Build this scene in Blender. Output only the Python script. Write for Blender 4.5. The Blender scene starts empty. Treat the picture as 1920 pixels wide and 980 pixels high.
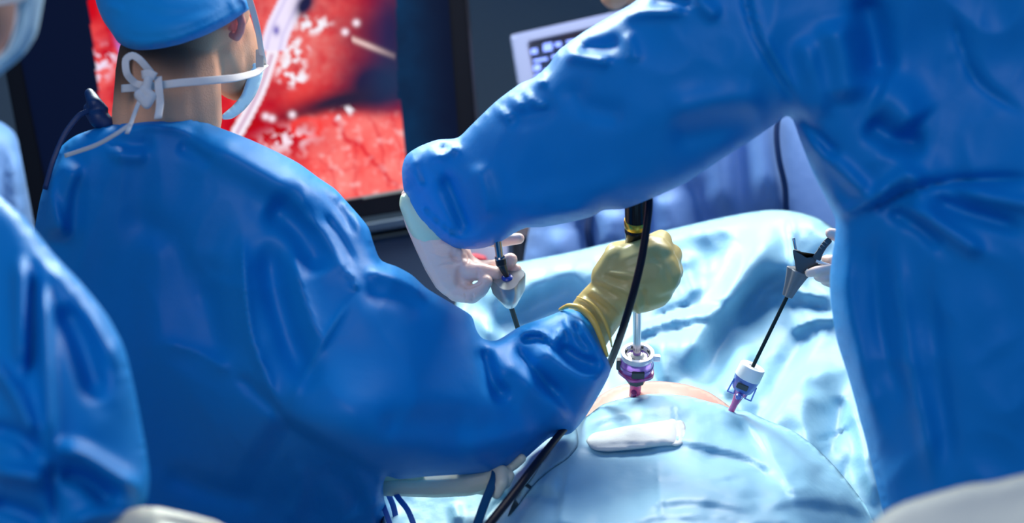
import bpy, bmesh, math, random
import numpy as np
from mathutils import Vector, Matrix, noise
from mathutils.geometry import delaunay_2d_cdt

# ------------------------------------------------------------------ camera, world, lights
W_, H_, LENS = 1920.0, 980.0, 50.0
FPX = W_ * LENS / 36.0
PITCH, ROLL = math.radians(12.0), math.radians(5.0)
CAM = Vector((0.0, 0.0, 1.55))
F_ = Vector((0, math.cos(PITCH), -math.sin(PITCH)))
R0, U0 = Vector((1, 0, 0)), Vector((0, math.sin(PITCH), math.cos(PITCH)))
U_ = U0 * math.cos(ROLL) + R0 * math.sin(ROLL)
R_ = R0 * math.cos(ROLL) - U0 * math.sin(ROLL)
NC, NF, NR, NU = (np.array(v) for v in (CAM, F_, R_, U_))

def P(x, y, d):
    """point seen at pixel x, y lying d metres along the view axis"""
    x, y, d = float(x), float(y), float(d)
    return CAM + d * (F_ + R_ * ((x - W_ / 2) / FPX) - U_ * ((y - H_ / 2) / FPX))

def PA(xy, d):
    xy = np.asarray(xy, float); d = np.asarray(d, float)[:, None]
    return NC + d * (NF + NR * ((xy[:, :1] - W_ / 2) / FPX) - NU * ((xy[:, 1:2] - H_ / 2) / FPX))

scene = bpy.context.scene
cam_data = bpy.data.cameras.new('camera')
cam = bpy.data.objects.new('camera', cam_data)
scene.collection.objects.link(cam)
cam.matrix_world = Matrix.Translation(CAM) @ Matrix((R_, U_, -F_)).transposed().to_4x4()
cam_data.lens = LENS; cam_data.sensor_width = 36.0; cam_data.clip_start = 0.05
cam_data.dof.use_dof = True; cam_data.dof.focus_distance = 1.93; cam_data.dof.aperture_fstop = 2.8
scene.camera = cam

wd = bpy.data.worlds.new('operating_room_air'); scene.world = wd; wd.use_nodes = True
bg = wd.node_tree.nodes['Background']
bg.inputs[0].default_value = (0.03, 0.28, 0.78, 1); bg.inputs[1].default_value = 0.60
scene.view_settings.view_transform = 'Standard'; scene.view_settings.look = 'None'
scene.view_settings.gamma = 1.0; scene.view_settings.use_curve_mapping = False
scene.view_settings.exposure = 0.0

def area(name, loc, target, size, power, color):
    l = bpy.data.lights.new(name, 'AREA'); l.shape = 'DISK'; l.size = size; l.energy = power; l.color = color
    o = bpy.data.objects.new(name, l); scene.collection.objects.link(o)
    o.location = loc; o.rotation_euler = (Vector(target) - Vector(loc)).to_track_quat('-Z', 'Y').to_euler()
    return o
area('surgical_light', (0.85, 2.85, 2.5), (0.2, 1.8, 1.0), 1.0, 54, (1.0, 0.97, 0.93))
area('surgical_light', (-0.5, 3.2, 2.55), (-0.3, 1.8, 1.2), 0.8, 80, (0.88, 1.0, 0.94))
area('ceiling_light', (-0.6, -0.6, 2.9), (0.0, 1.8, 1.1), 1.6, 19, (1.0, 0.95, 0.90))  # unseen soft fill, added behind the camera to lift surfaces facing it

# ------------------------------------------------------------------ helpers
def link(name, me, mat=None, parent=None):
    o = bpy.data.objects.new(name, me); scene.collection.objects.link(o)
    if mat is not None: me.materials.append(mat)
    if parent is not None: o.parent = parent
    return o
def tag(o, label, cat, group=None):
    o['label'] = label; o['category'] = cat
    if group: o['group'] = group
    return o
def thing(name, label, cat, group=None):
    return tag(link(name, None), label, cat, group)
def struct(o):
    o['kind'] = 'structure'; return o

def material(name, col, rough=0.5, metal=0.0, spec=0.5, bump=None, sheen=0.0, trans=0.0, emit=None, coat=0.0, mottled=None, sss=0.0, alpha=None):
    m = bpy.data.materials.new(name); m.use_nodes = True
    nt = m.node_tree; b = nt.nodes['Principled BSDF']; N, L = nt.nodes.new, nt.links.new
    b.inputs['Base Color'].default_value = (*col, 1); b.inputs['Roughness'].default_value = rough
    b.inputs['Metallic'].default_value = metal; b.inputs['Specular IOR Level'].default_value = spec
    b.inputs['Sheen Weight'].default_value = sheen; b.inputs['Sheen Roughness'].default_value = 0.4
    b.inputs['Transmission Weight'].default_value = trans; b.inputs['Coat Weight'].default_value = coat
    b.inputs['Coat Roughness'].default_value = 0.25
    if sss: b.inputs['Subsurface Weight'].default_value = sss; b.inputs['Subsurface Scale'].default_value = 0.02
    if emit: b.inputs['Emission Color'].default_value = (*emit[0], 1); b.inputs['Emission Strength'].default_value = emit[1]
    tc = N('ShaderNodeTexCoord')
    if mottled:
        nz = N('ShaderNodeTexNoise'); nz.inputs['Scale'].default_value = mottled[1]; nz.inputs['Detail'].default_value = 4
        mx = N('ShaderNodeMix'); mx.data_type = 'RGBA'
        mx.inputs[6].default_value = (*col, 1); mx.inputs[7].default_value = (*mottled[0], 1)
        L(tc.outputs['Object'], nz.inputs['Vector']); L(nz.outputs['Fac'], mx.inputs[0]); L(mx.outputs[2], b.inputs['Base Color'])
    prev = None
    for (scale, dist, strength, stretch) in (bump or []):
        mp = N('ShaderNodeMapping'); mp.inputs['Scale'].default_value = stretch
        nz = N('ShaderNodeTexNoise'); nz.inputs['Scale'].default_value = scale; nz.inputs['Detail'].default_value = 3
        bp = N('ShaderNodeBump'); bp.inputs['Distance'].default_value = dist; bp.inputs['Strength'].default_value = strength
        L(tc.outputs['Object'], mp.inputs['Vector']); L(mp.outputs['Vector'], nz.inputs['Vector']); L(nz.outputs['Fac'], bp.inputs['Height'])
        if prev is not None: L(prev.outputs['Normal'], bp.inputs['Normal'])
        prev = bp
    if prev is not None: L(prev.outputs['Normal'], b.inputs['Normal'])
    return m

def catmull(pts, step, closed=False):
    """smooth resample; a point given twice stays a corner"""
    pts = [tuple(map(float, p)) for p in pts]; n = len(pts); out = []
    rng = n if closed else n - 1
    for i in range(rng):
        p1, p2 = np.array(pts[i]), np.array(pts[(i + 1) % n])
        if np.allclose(p1, p2): continue
        p0 = np.array(pts[(i - 1) % n]) if closed or i > 0 else p1
        p3 = np.array(pts[(i + 2) % n]) if closed or i + 2 < n else p2
        L = np.linalg.norm((p2 - p1)[:2]); k = max(1, int(round(L / step)))
        m1, m2 = (p2 - p0) / 2, (p3 - p1) / 2
        l0, l3 = np.linalg.norm((p1 - p0)[:2]), np.linalg.norm((p3 - p2)[:2])
        if l0 > 0: m1 = m1 * min(1, 1.6 * L / (l0 + L))
        if l3 > 0: m2 = m2 * min(1, 1.6 * L / (l3 + L))
        if l0 == 0: m1 = (p2 - p1)
        if l3 == 0: m2 = (p2 - p1)
        for j in range(k):
            t = j / k; t2, t3 = t * t, t * t * t
            out.append((2*t3 - 3*t2 + 1) * p1 + (t3 - 2*t2 + t) * m1 + (-2*t3 + 3*t2) * p2 + (t3 - t2) * m2)
    if not closed: out.append(np.array(pts[-1]))
    return np.array(out)

def seg_dist(q, poly, closed=True):
    """distance, signed side and run along the line for points q to a polyline"""
    a = poly; b = np.roll(poly, -1, 0)
    if not closed: a, b = poly[:-1], poly[1:]
    best = np.full(len(q), 1e18); side = np.zeros(len(q)); run = np.zeros(len(q))
    acc = 0.0; tot = np.linalg.norm(b - a, axis=1).sum()
    for p0, p1 in zip(a, b):
        d = p1 - p0; l2 = d @ d
        if l2 < 1e-9: continue
        r = q - p0; t = np.clip((r @ d) / l2, 0, 1)
        e = r - t[:, None] * d; dd = (e * e).sum(1); m = dd < best
        best[m] = dd[m]; cr = d[0] * r[:, 1] - d[1] * r[:, 0]; side[m] = np.sign(cr[m])
        l = math.sqrt(l2); run[m] = (acc + t[m] * l) / tot; acc += l
    return np.sqrt(best), side, run

def inside(q, poly):
    x, y = q[:, 0], q[:, 1]; c = np.zeros(len(q), bool)
    a = poly; b = np.roll(poly, -1, 0)
    for (x0, y0), (x1, y1) in zip(a, b):
        if y0 == y1: continue
        m = (y0 > y) != (y1 > y)
        c ^= m & (x < (x1 - x0) * (y - y0) / (y1 - y0) + x0)
    return c

def rbf(anchors, q, c=90.0):
    A = np.array([a[:2] for a in anchors], float) / 1000; v = np.array([a[2] for a in anchors], float)
    c = c / 1000; k = lambda X, Y: np.sqrt(((X[:, None] - Y[None]) ** 2).sum(2) + c * c)
    n = len(A); Pm = np.hstack([np.ones((n, 1)), A]); M = np.zeros((n + 3, n + 3))
    M[:n, :n] = k(A, A) - np.eye(n) * 1e-4; M[:n, n:] = Pm; M[n:, :n] = Pm.T
    w = np.linalg.lstsq(M, np.concatenate([v, np.zeros(3)]), rcond=None)[0]
    q = np.asarray(q, float) / 1000
    return k(q, A) @ w[:n] + np.hstack([np.ones((len(q), 1)), q]) @ w[n:]

def strokes_z(q, strokes):
    z = np.zeros(len(q))
    for st in strokes:
        kind, amp, w, pts = st[:4]; L = st[4] if len(st) > 4 else 5 * w
        pl = catmull(pts, 14)
        lo, hi = pl.min(0) - 4 * max(w, L if kind == 's' else w), pl.max(0) + 4 * max(w, L if kind == 's' else w)
        m = np.all((q >= lo) & (q <= hi), axis=1)
        if not m.any(): continue
        d, s, t = seg_dist(q[m], pl, False)
        tap = np.clip(np.minimum(t, 1 - t) / 0.22, 0, 1); tap = tap * tap * (3 - 2 * tap)
        if kind == 'r': v = amp * np.exp(-(d / w) ** 2) * (0.12 + 0.88 * tap)
        elif kind == 'f':        # sharp-crested fold
            v = amp * np.exp(-np.abs(d) / w * 1.2) * (0.12 + 0.88 * tap)
        elif kind == 'l':        # lit on one flank, steep on the other
            sd = d * s; v = amp * np.where(sd > 0, np.exp(-(sd / (0.35 * w)) ** 2), np.exp(-(sd / (1.6 * w)) ** 2)) * tap
        else:                    # 's': lip raised on the positive side
            sd = d * s; v = amp * 0.5 * (1 + np.tanh(sd / w)) * np.exp(-(np.maximum(sd, 0) / L) ** 2) * tap
        z[m] += v / 1000.0
    return z

def poisson(poly, q, edges, nb, step):
    g = 8.0; lo = poly.min(0) - 2 * g; hi = poly.max(0) + 2 * g
    nx, ny = int((hi[0] - lo[0]) / g) + 1, int((hi[1] - lo[1]) / g) + 1
    X, Y = np.meshgrid(lo[0] + g * np.arange(nx), lo[1] + g * np.arange(ny))
    m = inside(np.stack([X.ravel(), Y.ravel()], 1), poly).reshape(ny, nx).astype(float)
    m[0] = m[-1] = 0; m[:, 0] = m[:, -1] = 0
    u = np.zeros((ny, nx)); c = g * g * 2
    for lev in range(1800):
        u[1:-1, 1:-1] = 0.25 * (u[2:, 1:-1] + u[:-2, 1:-1] + u[1:-1, 2:] + u[1:-1, :-2] + c) ; u *= m
    fx = (q[:, 0] - lo[0]) / g; fy = (q[:, 1] - lo[1]) / g; ix, iy = fx.astype(int), fy.astype(int); tx, ty = fx - ix, fy - iy
    v = u[iy, ix]*(1-tx)*(1-ty) + u[iy, ix+1]*tx*(1-ty) + u[iy+1, ix]*(1-tx)*ty + u[iy+1, ix+1]*tx*ty
    v[:nb] = 0
    deg = np.bincount(edges.ravel(), minlength=len(q)).astype(float)
    for _ in range(80):
        s = np.bincount(edges[:, 0], v[edges[:, 1]], len(q)) + np.bincount(edges[:, 1], v[edges[:, 0]], len(q))
        v = s / deg + step * step / 2; v[:nb] = 0
    return np.maximum(v, 0)

def triangulate(outline, step, sharp=True):
    poly = catmull(outline, step, True)
    lo, hi = poly.min(0), poly.max(0)
    rows = int((hi[1] - lo[1]) / (step * 0.866)) + 1; pts = []
    for r in range(rows):
        y = lo[1] + r * step * 0.866; xs = np.arange(lo[0] + (step / 2 if r % 2 else 0), hi[0], step)
        pts.append(np.stack([xs, np.full(len(xs), y)], 1))
    q = np.concatenate(pts); q = q[inside(q, poly)]
    d, _, _ = seg_dist(q, poly); q = q[d > 0.6 * step]
    nb = len(poly); allp = np.concatenate([poly, q])
    v, e, f, ov, oe, of = delaunay_2d_cdt([Vector(p) for p in allp], [(i, (i + 1) % nb) for i in range(nb)], [], 1, 1e-5)
    v = np.array([tuple(p) for p in v]); f = np.array([t for t in f if len(t) == 3])
    if len(v) > len(allp): print('cdt added', len(v) - len(allp))
    # orient all triangles the same way
    a, b, c = v[f[:, 0]], v[f[:, 1]], v[f[:, 2]]
    cr = (b[:, 0]-a[:, 0])*(c[:, 1]-a[:, 1]) - (b[:, 1]-a[:, 1])*(c[:, 0]-a[:, 0])
    f[cr > 0] = f[cr > 0][:, ::-1]
    return poly, v, f, nb

def noise_z(q, scale, amp, seed=0, stretch=(1, 1)):
    v = np.array([noise.noise(Vector((x / scale * stretch[0] + 0.35 * noise.noise(Vector((x / 200, y / 200, seed + 50))), y / scale * stretch[1] + 0.35 * noise.noise(Vector((y / 200, x / 200, seed + 70))), seed))) for x, y in q])
    if amp < 0: v = 0.45 - np.abs(v)          # creased, like folded cloth
    return v * abs(amp) / 1000

def mesh_from(name, verts, faces):
    me = bpy.data.meshes.new(name); me.from_pydata([tuple(p) for p in verts], [], [tuple(map(int, t)) for t in faces]); me.update()
    me.polygons.foreach_set('use_smooth', [True] * len(me.polygons)); return me

def relief(name, outline, anchors, mat, parent=None, step=7, cap=0.12, flat=1.0, strokes=(), wrinkle=(), solid=True, split=None, curl=0, back=1.0, c=90.0):
    """cloth or limb volume: outline seen from the front, centre depth by anchors, rounded front and back, folds as real relief"""
    poly, v, f, nb = triangulate(outline, step)
    e = np.unique(np.sort(np.concatenate([f[:, [0, 1]], f[:, [1, 2]], f[:, [2, 0]]]), axis=1), axis=0)
    d0 = rbf(anchors, v, c)
    rim, _, _ = seg_dist(v, poly); fade = np.clip(rim / (2.2 * step), 0, 1)
    z = strokes_z(v, strokes)
    for w in wrinkle: z += noise_z(v, *w)
    if solid:
        h = np.sqrt(poisson(poly, v, e, nb, step)) * d0 / FPX * flat; h = cap * np.tanh(h / cap)
        df = d0 - h - z * fade; db = d0 + h * back
    else:
        cz = curl * (1 - np.sqrt(np.clip(1 - (1 - np.clip(rim / 26.0, 0, 1)) ** 2, 0, 1))) if curl else 0
        df = d0 + cz - z; db = df + 0.004
    n = len(v); bd = np.zeros(n, bool)
    # boundary vertices are shared between front and back
    ee = np.sort(np.concatenate([f[:, [0, 1]], f[:, [1, 2]], f[:, [2, 0]]]), axis=1)
    u_, cnt = np.unique(ee, axis=0, return_counts=True); be = u_[cnt == 1]; bd[be.ravel()] = True
    front = PA(v, df); backv = PA(v, db)
    idx = np.arange(n) + n; idx[bd] = np.arange(n)[bd]
    keep = ~bd; remap = np.cumsum(keep) - 1
    idx[keep] = n + remap[keep]
    verts = np.concatenate([front, backv[keep]]); faces = np.concatenate([f, idx[f][:, ::-1]])
    if split is None: return link(name, mesh_from(name, verts, faces), mat, parent)
    me = mesh_from(name, verts, faces)
    nrm = np.zeros(len(verts) * 3); me.vertices.foreach_get('normal', nrm); nrm = nrm.reshape(-1, 3)
    cen = v[f].mean(1); objs = []; left = np.ones(len(f), bool)
    for nm, pg in list(split) + [(name, None)]:
        m = left.copy() if pg is None else left & inside(cen, catmull(pg, 20, True)); left &= ~m
        mm = np.concatenate([m, m]); fs = faces[mm]; used, inv = np.unique(fs, return_inverse=True)
        fs = inv.reshape(-1, 3); mp = mesh_from(nm, verts[used], fs)
        mp.normals_split_custom_set_from_vertices([tuple(x) for x in nrm[used]])
        objs.append(link(nm, mp, mat, parent))
    return objs

def cone_sphere(bm, a, ra, b, rb, sub=2):
    t = bmesh.new(); n0 = len(bm.verts)
    tmp = bmesh.new()
    for p, r in ((a, ra), (b, rb)):
        bmesh.ops.create_icosphere(tmp, subdivisions=sub, radius=r, matrix=Matrix.Translation(p))
    res = bmesh.ops.convex_hull(tmp, input=tmp.verts)
    junk = [x for x in set(res['geom_interior']) | set(res['geom_unused']) if isinstance(x, bmesh.types.BMVert) and x.is_valid and not x.link_faces]
    me = bpy.data.meshes.new('t'); 
    bmesh.ops.delete(tmp, geom=[v for v in tmp.verts if not v.link_faces], context='VERTS')
    tmp.to_mesh(me); bm.from_mesh(me); bpy.data.meshes.remove(me); tmp.free(); t.free()

def baked(o, mods):
    for kind, kw in mods:
        m = o.modifiers.new(kind, kind)
        for k, x in kw.items(): setattr(m, k, x)
    dg = bpy.context.evaluated_depsgraph_get(); dg.update()
    me = bpy.data.meshes.new_from_object(o.evaluated_get(dg)); mats = list(o.data.materials)
    o.modifiers.clear(); old = o.data; o.data = me; bpy.data.meshes.remove(old)
    if not me.materials:
        for m in mats: me.materials.append(m)
    me.polygons.foreach_set('use_smooth', [True] * len(me.polygons)); me.update(); return o

def organic(name, chains, mat, parent=None, voxel=0.0025, smooth=6, balls=(), rough=None):
    """one continuous skin over tapering bones; chain points are (x, y, depth, radius in px)"""
    bm = bmesh.new()
    for ch in chains:
        pts = [(P(x, y, d), r * d / FPX) for x, y, d, r in ch]
        if len(pts) == 1: pts = pts * 2
        for (a, ra), (b, rb) in zip(pts[:-1], pts[1:]): cone_sphere(bm, a, ra, b, rb)
    for (x, y, d, rx, ry, rz, rot) in balls:      # ellipsoid: radii in px along camera right, up, depth
        k = d / FPX; B = Matrix((R_, U_, -F_)).transposed().to_4x4() @ Matrix.Rotation(math.radians(rot), 4, 'Z') @ Matrix.Diagonal((rx * k, ry * k, rz * k, 1))
        t = bmesh.new(); bmesh.ops.create_icosphere(t, subdivisions=4, radius=1, matrix=Matrix.Translation(P(x, y, d)) @ B)
        me = bpy.data.meshes.new('t'); t.to_mesh(me); bm.from_mesh(me); bpy.data.meshes.remove(me); t.free()
    me = bpy.data.meshes.new(name); bm.to_mesh(me); bm.free()
    o = link(name, me, mat)
    baked(o, [('REMESH', dict(mode='VOXEL', voxel_size=voxel)), ('SMOOTH', dict(factor=0.5, iterations=smooth))])
    if parent is not None: o.parent = parent
    return o

def sweep(name, pts, r, mat, parent=None, seg=12, closed=False, radii=None, flat=None, step=8):
    """round tube through (x, y, depth) points; r in px.  flat=(w, t): a ribbon w wide across the path and t thick"""
    pl = catmull(pts, step, closed); w3 = [P(*p) for p in pl]; n = len(w3); bm = bmesh.new(); rings = []
    view = F_
    for i, p in enumerate(w3):
        a = w3[(i - 1) % n] if closed or i > 0 else w3[i]; b = w3[(i + 1) % n] if closed or i < n - 1 else w3[i]
        t = (b - a).normalized(); side = t.cross(view)
        side = side.normalized() if side.length > 1e-4 else R_.copy(); up = side.cross(t).normalized()
        k = pl[i][2] / FPX; rr = (r if radii is None else np.interp(i / max(1, n - 1), np.linspace(0, 1, len(radii)), radii)) * k
        ring = []
        for j in range(seg):
            an = 2 * math.pi * j / seg
            if flat: c_, s_ = math.cos(an), math.sin(an); q = p + side * flat[0] / 2 * k * math.copysign(abs(c_) ** 0.5, c_) + up * flat[1] / 2 * k * math.copysign(abs(s_) ** 0.5, s_)
            else: q = p + (side * math.cos(an) + up * math.sin(an)) * rr
            ring.append(bm.verts.new(q))
        rings.append(ring)
    m = n if closed else n - 1
    for i in range(m):
        A, B = rings[i], rings[(i + 1) % n]
        for j in range(seg): bm.faces.new((A[j], A[(j + 1) % seg], B[(j + 1) % seg], B[j]))
    if not closed: bm.faces.new(rings[0][::-1]); bm.faces.new(rings[-1])
    bmesh.ops.recalc_face_normals(bm, faces=bm.faces)
    me = bpy.data.meshes.new(name); bm.to_mesh(me); bm.free()
    me.polygons.foreach_set('use_smooth', [True] * len(me.polygons))
    return link(name, me, mat, parent)

def lathe(name, p0, p1, prof, mat, parent=None, seg=40, lobes=None, hollow=False, smooth=True, arc=None):
    p0, p1 = Vector(p0), Vector(p1)
    """turned shape about the line p0-p1; prof = [(t along the line, radius m)]"""
    ax = p1 - p0; L = ax.length; z = ax.normalized(); x = z.cross(F_).normalized(); y = z.cross(x); bm = bmesh.new(); rings = []
    for t, r in prof:
        ring = []
        for j in range(seg):
            an = 2 * math.pi * j / seg; rr = r * (1 + (lobes[1] * math.cos(lobes[0] * an) if lobes else 0))
            ring.append(bm.verts.new(p0 + ax * t + (x * math.cos(an) + y * math.sin(an)) * max(rr, 1e-5)))
        rings.append(ring)
    for A, B in zip(rings[:-1], rings[1:]):
        for j in range(seg): bm.faces.new((A[j], A[(j + 1) % seg], B[(j + 1) % seg], B[j]))
    if not hollow: bm.faces.new(rings[0][::-1]); bm.faces.new(rings[-1])
    else:
        for j in range(seg): bm.faces.new((rings[-1][j], rings[-1][(j + 1) % seg], rings[0][(j + 1) % seg], rings[0][j]))
    bmesh.ops.recalc_face_normals(bm, faces=bm.faces)
    me = bpy.data.meshes.new(name); bm.to_mesh(me); bm.free(); me.polygons.foreach_set('use_smooth', [smooth] * len(me.polygons))
    o = link(name, me, mat, parent)
    if smooth:
        try: me.set_sharp_from_angle(angle=math.radians(35))
        except Exception: pass
    return o

def plate(name, quad, depth_m, mat, parent=None, bevel=0.0, nrm=None):
    """rectangular slab with front face given by four world points"""
    q = [Vector(p) for p in quad]; n = (q[1] - q[0]).cross(q[3] - q[0]).normalized()
    if n.dot(F_) < 0: n = -n
    bm = bmesh.new(); a = [bm.verts.new(p) for p in q]; b = [bm.verts.new(p + n * depth_m) for p in q]
    bm.faces.new(a); bm.faces.new(b[::-1])
    for i in range(4): bm.faces.new((a[i], b[i], b[(i + 1) % 4], a[(i + 1) % 4]))
    bmesh.ops.recalc_face_normals(bm, faces=bm.faces)
    if bevel: bmesh.ops.bevel(bm, geom=list(bm.edges), offset=bevel, segments=3, affect='EDGES', profile=0.5)
    me = bpy.data.meshes.new(name); bm.to_mesh(me); bm.free(); return link(name, me, mat, parent)

def prism(name, outline, d, thick, mat, parent=None, bevel=0.0008, tilt=0.0):
    """solid cut from a flat outline seen from the front; d may be a function of x, y"""
    pl = catmull(outline, 3, True); dd = d if callable(d) else (lambda x, y: d)
    bm = bmesh.new(); a = [bm.verts.new(P(x, y, dd(x, y) - thick / 2)) for x, y in pl]; b = [bm.verts.new(P(x, y, dd(x, y) + thick / 2)) for x, y in pl]
    n = len(pl); f1 = bm.faces.new(a); f2 = bm.faces.new(b[::-1])
    for i in range(n): bm.faces.new((a[i], b[i], b[(i + 1) % n], a[(i + 1) % n]))
    bmesh.ops.recalc_face_normals(bm, faces=bm.faces)
    if bevel:
        ed = [e for e in bm.edges if e in set(f1.edges) | set(f2.edges)]
        bmesh.ops.bevel(bm, geom=ed, offset=bevel, segments=3, affect='EDGES', profile=0.5)
    me = bpy.data.meshes.new(name); bm.to_mesh(me); bm.free(); me.polygons.foreach_set('use_smooth', [True] * len(me.polygons))
    try: me.set_sharp_from_angle(angle=math.radians(50))
    except Exception: pass
    return link(name, me, mat, parent)

# ------------------------------------------------------------------ materials
WEAVE = [(900, 0.0006, 0.25, (1, 1, 1)), (26, 0.004, 0.35, (1, 1, 1))]
GOWN = material('royal_blue_gown_cloth', (0.0, 0.235, 0.62), 0.5, spec=0.32, bump=WEAVE, sheen=0.0)
CAPM = material('bright_blue_cap_cloth', (0.0, 0.29, 0.68), 0.6, spec=0.4, bump=WEAVE, sheen=0.1)
NAVY = material('navy_cloth', (0.004, 0.03, 0.12), 0.45, bump=WEAVE)
PALE = material('periwinkle_gown_cloth', (0.14, 0.28, 0.60), 0.6, bump=WEAVE, sheen=0.1)
TIE = material('blue_tie_tape', (0.004, 0.10, 0.42), 0.5, bump=WEAVE)
DRAPE = material('light_blue_drape_paper', (0.25, 0.50, 0.65), 0.52, spec=0.5, coat=0.08,
                 bump=[(1400, 0.0004, 0.25, (1, 1, 1)), (60, 0.0025, 0.28, (1, 1, 1)), (14, 0.008, 0.25, (1, 1, 1))])
TOWEL = material('woven_blue_towel', (0.25, 0.47, 0.60), 0.75, bump=[(1800, 0.0012, 0.8, (1, 1, 1))])
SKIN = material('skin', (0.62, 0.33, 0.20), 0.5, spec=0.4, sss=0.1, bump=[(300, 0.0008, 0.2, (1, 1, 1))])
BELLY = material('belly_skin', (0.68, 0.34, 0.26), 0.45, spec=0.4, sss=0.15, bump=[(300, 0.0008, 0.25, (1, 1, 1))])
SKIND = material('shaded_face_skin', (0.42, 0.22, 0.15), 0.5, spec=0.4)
HAIR = material('cropped_dark_hair', (0.035, 0.022, 0.015), 0.7, bump=[(500, 0.002, 0.8, (1, 1, 1))])
LATEX = material('white_latex_glove', (0.86, 0.60, 0.50), 0.42, spec=0.5, sss=0.1, bump=[(45, 0.0025, 0.35, (1, 1, 3)), (170, 0.0008, 0.2, (1, 1, 1))])
CUFFM = material('pale_green_glove_cuff', (0.58, 0.72, 0.52), 0.5, bump=[(60, 0.002, 0.3, (1, 1, 1))])
YELLOW = material('yellow_latex_glove', (0.58, 0.45, 0.16), 0.36, spec=0.5, bump=[(22, 0.004, 0.3, (1, 1, 1)), (120, 0.0008, 0.2, (1, 1, 1))])
ROLL = material('amber_glove_rim', (0.80, 0.50, 0.10), 0.35)
CREAM = material('cream_latex_glove', (0.72, 0.66, 0.50), 0.4, sss=0.1, bump=[(50, 0.002, 0.3, (1, 1, 1))])
WHITECLOTH = material('off_white_cotton', (0.50, 0.47, 0.43), 0.8, bump=[(200, 0.002, 0.4, (1, 1, 1))])
GAUZE = material('white_gauze', (0.62, 0.63, 0.62), 0.8, bump=[(160, 0.0012, 0.5, (1, 1, 1))])
MASKM = material('mask_cloth', (0.50, 0.72, 0.82), 0.7, bump=WEAVE)
STRAP = material('white_mask_tape', (0.78, 0.74, 0.70), 0.7, bump=WEAVE)
BLACKP = material('black_plastic', (0.012, 0.012, 0.016), 0.3)
CABLE = material('black_rubber_cable', (0.006, 0.005, 0.014), 0.45, spec=0.25)
BLUECABLE = material('teal_blue_cable', (0.006, 0.07, 0.17), 0.45)
GOLD = material('gold_ring', (0.85, 0.55, 0.08), 0.25, metal=0.9)
STEEL = material('polished_steel', (0.50, 0.47, 0.50), 0.2, metal=1.0)
GREYP = material('grey_plastic', (0.17, 0.18, 0.20), 0.42, spec=0.5)
DARKP = material('dark_grey_plastic', (0.055, 0.06, 0.065), 0.45)
SHAFT = material('dark_green_shaft', (0.006, 0.02, 0.025), 0.6, spec=0.2)
BUTTON = material('blue_button', (0.01, 0.05, 0.35), 0.3)
WHITEP = material('white_plastic', (0.85, 0.84, 0.82), 0.35)
PURPLE = material('clear_purple_plastic', (0.40, 0.22, 0.78), 0.12, trans=0.55, coat=0.4)
MAGENTA = material('clear_magenta_plastic', (0.62, 0.12, 0.36), 0.15, trans=0.45, coat=0.3)
CLEAR = material('clear_ring_plastic', (0.82, 0.82, 0.92), 0.1, trans=0.35, coat=0.5)
CLEARBLUE = material('clear_blue_plastic', (0.16, 0.26, 0.75), 0.12, trans=0.5, coat=0.4)
BEZEL = material('black_monitor_shell', (0.006, 0.006, 0.010), 0.5, spec=0.2)
WALLM = material('slate_grey_wall_paint', (0.13, 0.17, 0.20), 0.7, bump=[(80, 0.001, 0.2, (1, 1, 1))])
FLOORM = material('grey_vinyl_floor', (0.22, 0.27, 0.30), 0.4, mottled=((0.18, 0.23, 0.26), 30))
SLATE = material('slate_blue_cabinet_paint', (0.035, 0.07, 0.14), 0.5)
LILAC = material('lilac_white_plastic', (0.30, 0.34, 0.55), 0.5)
DARKGLASS = material('dark_screen_glass', (0.01, 0.02, 0.06), 0.15)
TAN = material('tan_plastic', (0.36, 0.26, 0.22), 0.6)
REDP = material('red_plastic', (0.55, 0.03, 0.05), 0.5)

# ------------------------------------------------------------------ room shell
def room_box(name, lo, hi, mat):
    bm = bmesh.new(); bmesh.ops.create_cube(bm, size=1, matrix=Matrix.Translation((Vector(lo) + Vector(hi)) / 2) @ Matrix.Diagonal((*(Vector(hi) - Vector(lo)), 1)))
    me = bpy.data.meshes.new(name); bm.to_mesh(me); bm.free(); return struct(link(name, me, mat))
room_box('floor', (-3.2, -2.2, -0.1), (3.2, 5.2, 0.0), FLOORM)
room_box('wall_back', (-3.2, 4.8, 0.0), (3.2, 4.9, 3.0), WALLM)
room_box('wall_left', (-3.3, -2.2, 0.0), (-3.2, 4.9, 3.0), WALLM)
room_box('wall_right', (3.2, -2.2, 0.0), (3.3, 4.9, 3.0), WALLM)

# ------------------------------------------------------------------ large endoscopy monitor
mon = thing('surgical_monitor', 'large black monitor showing a red endoscopic picture of tissue', 'monitor')
DM = lambda x, y: 3.00 + (y - 200) * 0.00012 - (x - 450) * 0.00010
def MP(x, y, off=0.0): return P(x, y, DM(x, y) + off)
o_out = [(-46, -160), (850, -160 - 128), (902, 372), (80, 505)]
o_in = [(-14, -150), (822, -150 - 120), (866, 345), (112, 474)]
def frame_mesh(name, outer, inner, t, mat, parent, fn, depth=0.05):
    bm = bmesh.new(); A = [bm.verts.new(fn(x, y, -t)) for x, y in outer]; B = [bm.verts.new(fn(x, y, -t)) for x, y in inner]
    C = [bm.verts.new(fn(x, y, depth)) for x, y in outer]; D = [bm.verts.new(fn(x, y, depth)) for x, y in inner]
    for i in range(4):
        j = (i + 1) % 4
        for q in ((A[i], A[j], B[j], B[i]), (A[i], C[i], C[j], A[j]), (B[i], B[j], D[j], D[i]), (C[i], D[i], D[j], C[j])): bm.faces.new(q)
    bmesh.ops.recalc_face_normals(bm, faces=bm.faces)
    bmesh.ops.bevel(bm, geom=list(bm.edges), offset=0.004, segments=2, affect='EDGES')
    me = bpy.data.meshes.new(name); bm.to_mesh(me); bm.free(); return link(name, me, mat, parent)
frame_mesh('bezel', o_out, o_in, 0.012, BEZEL, mon, MP)
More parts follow.
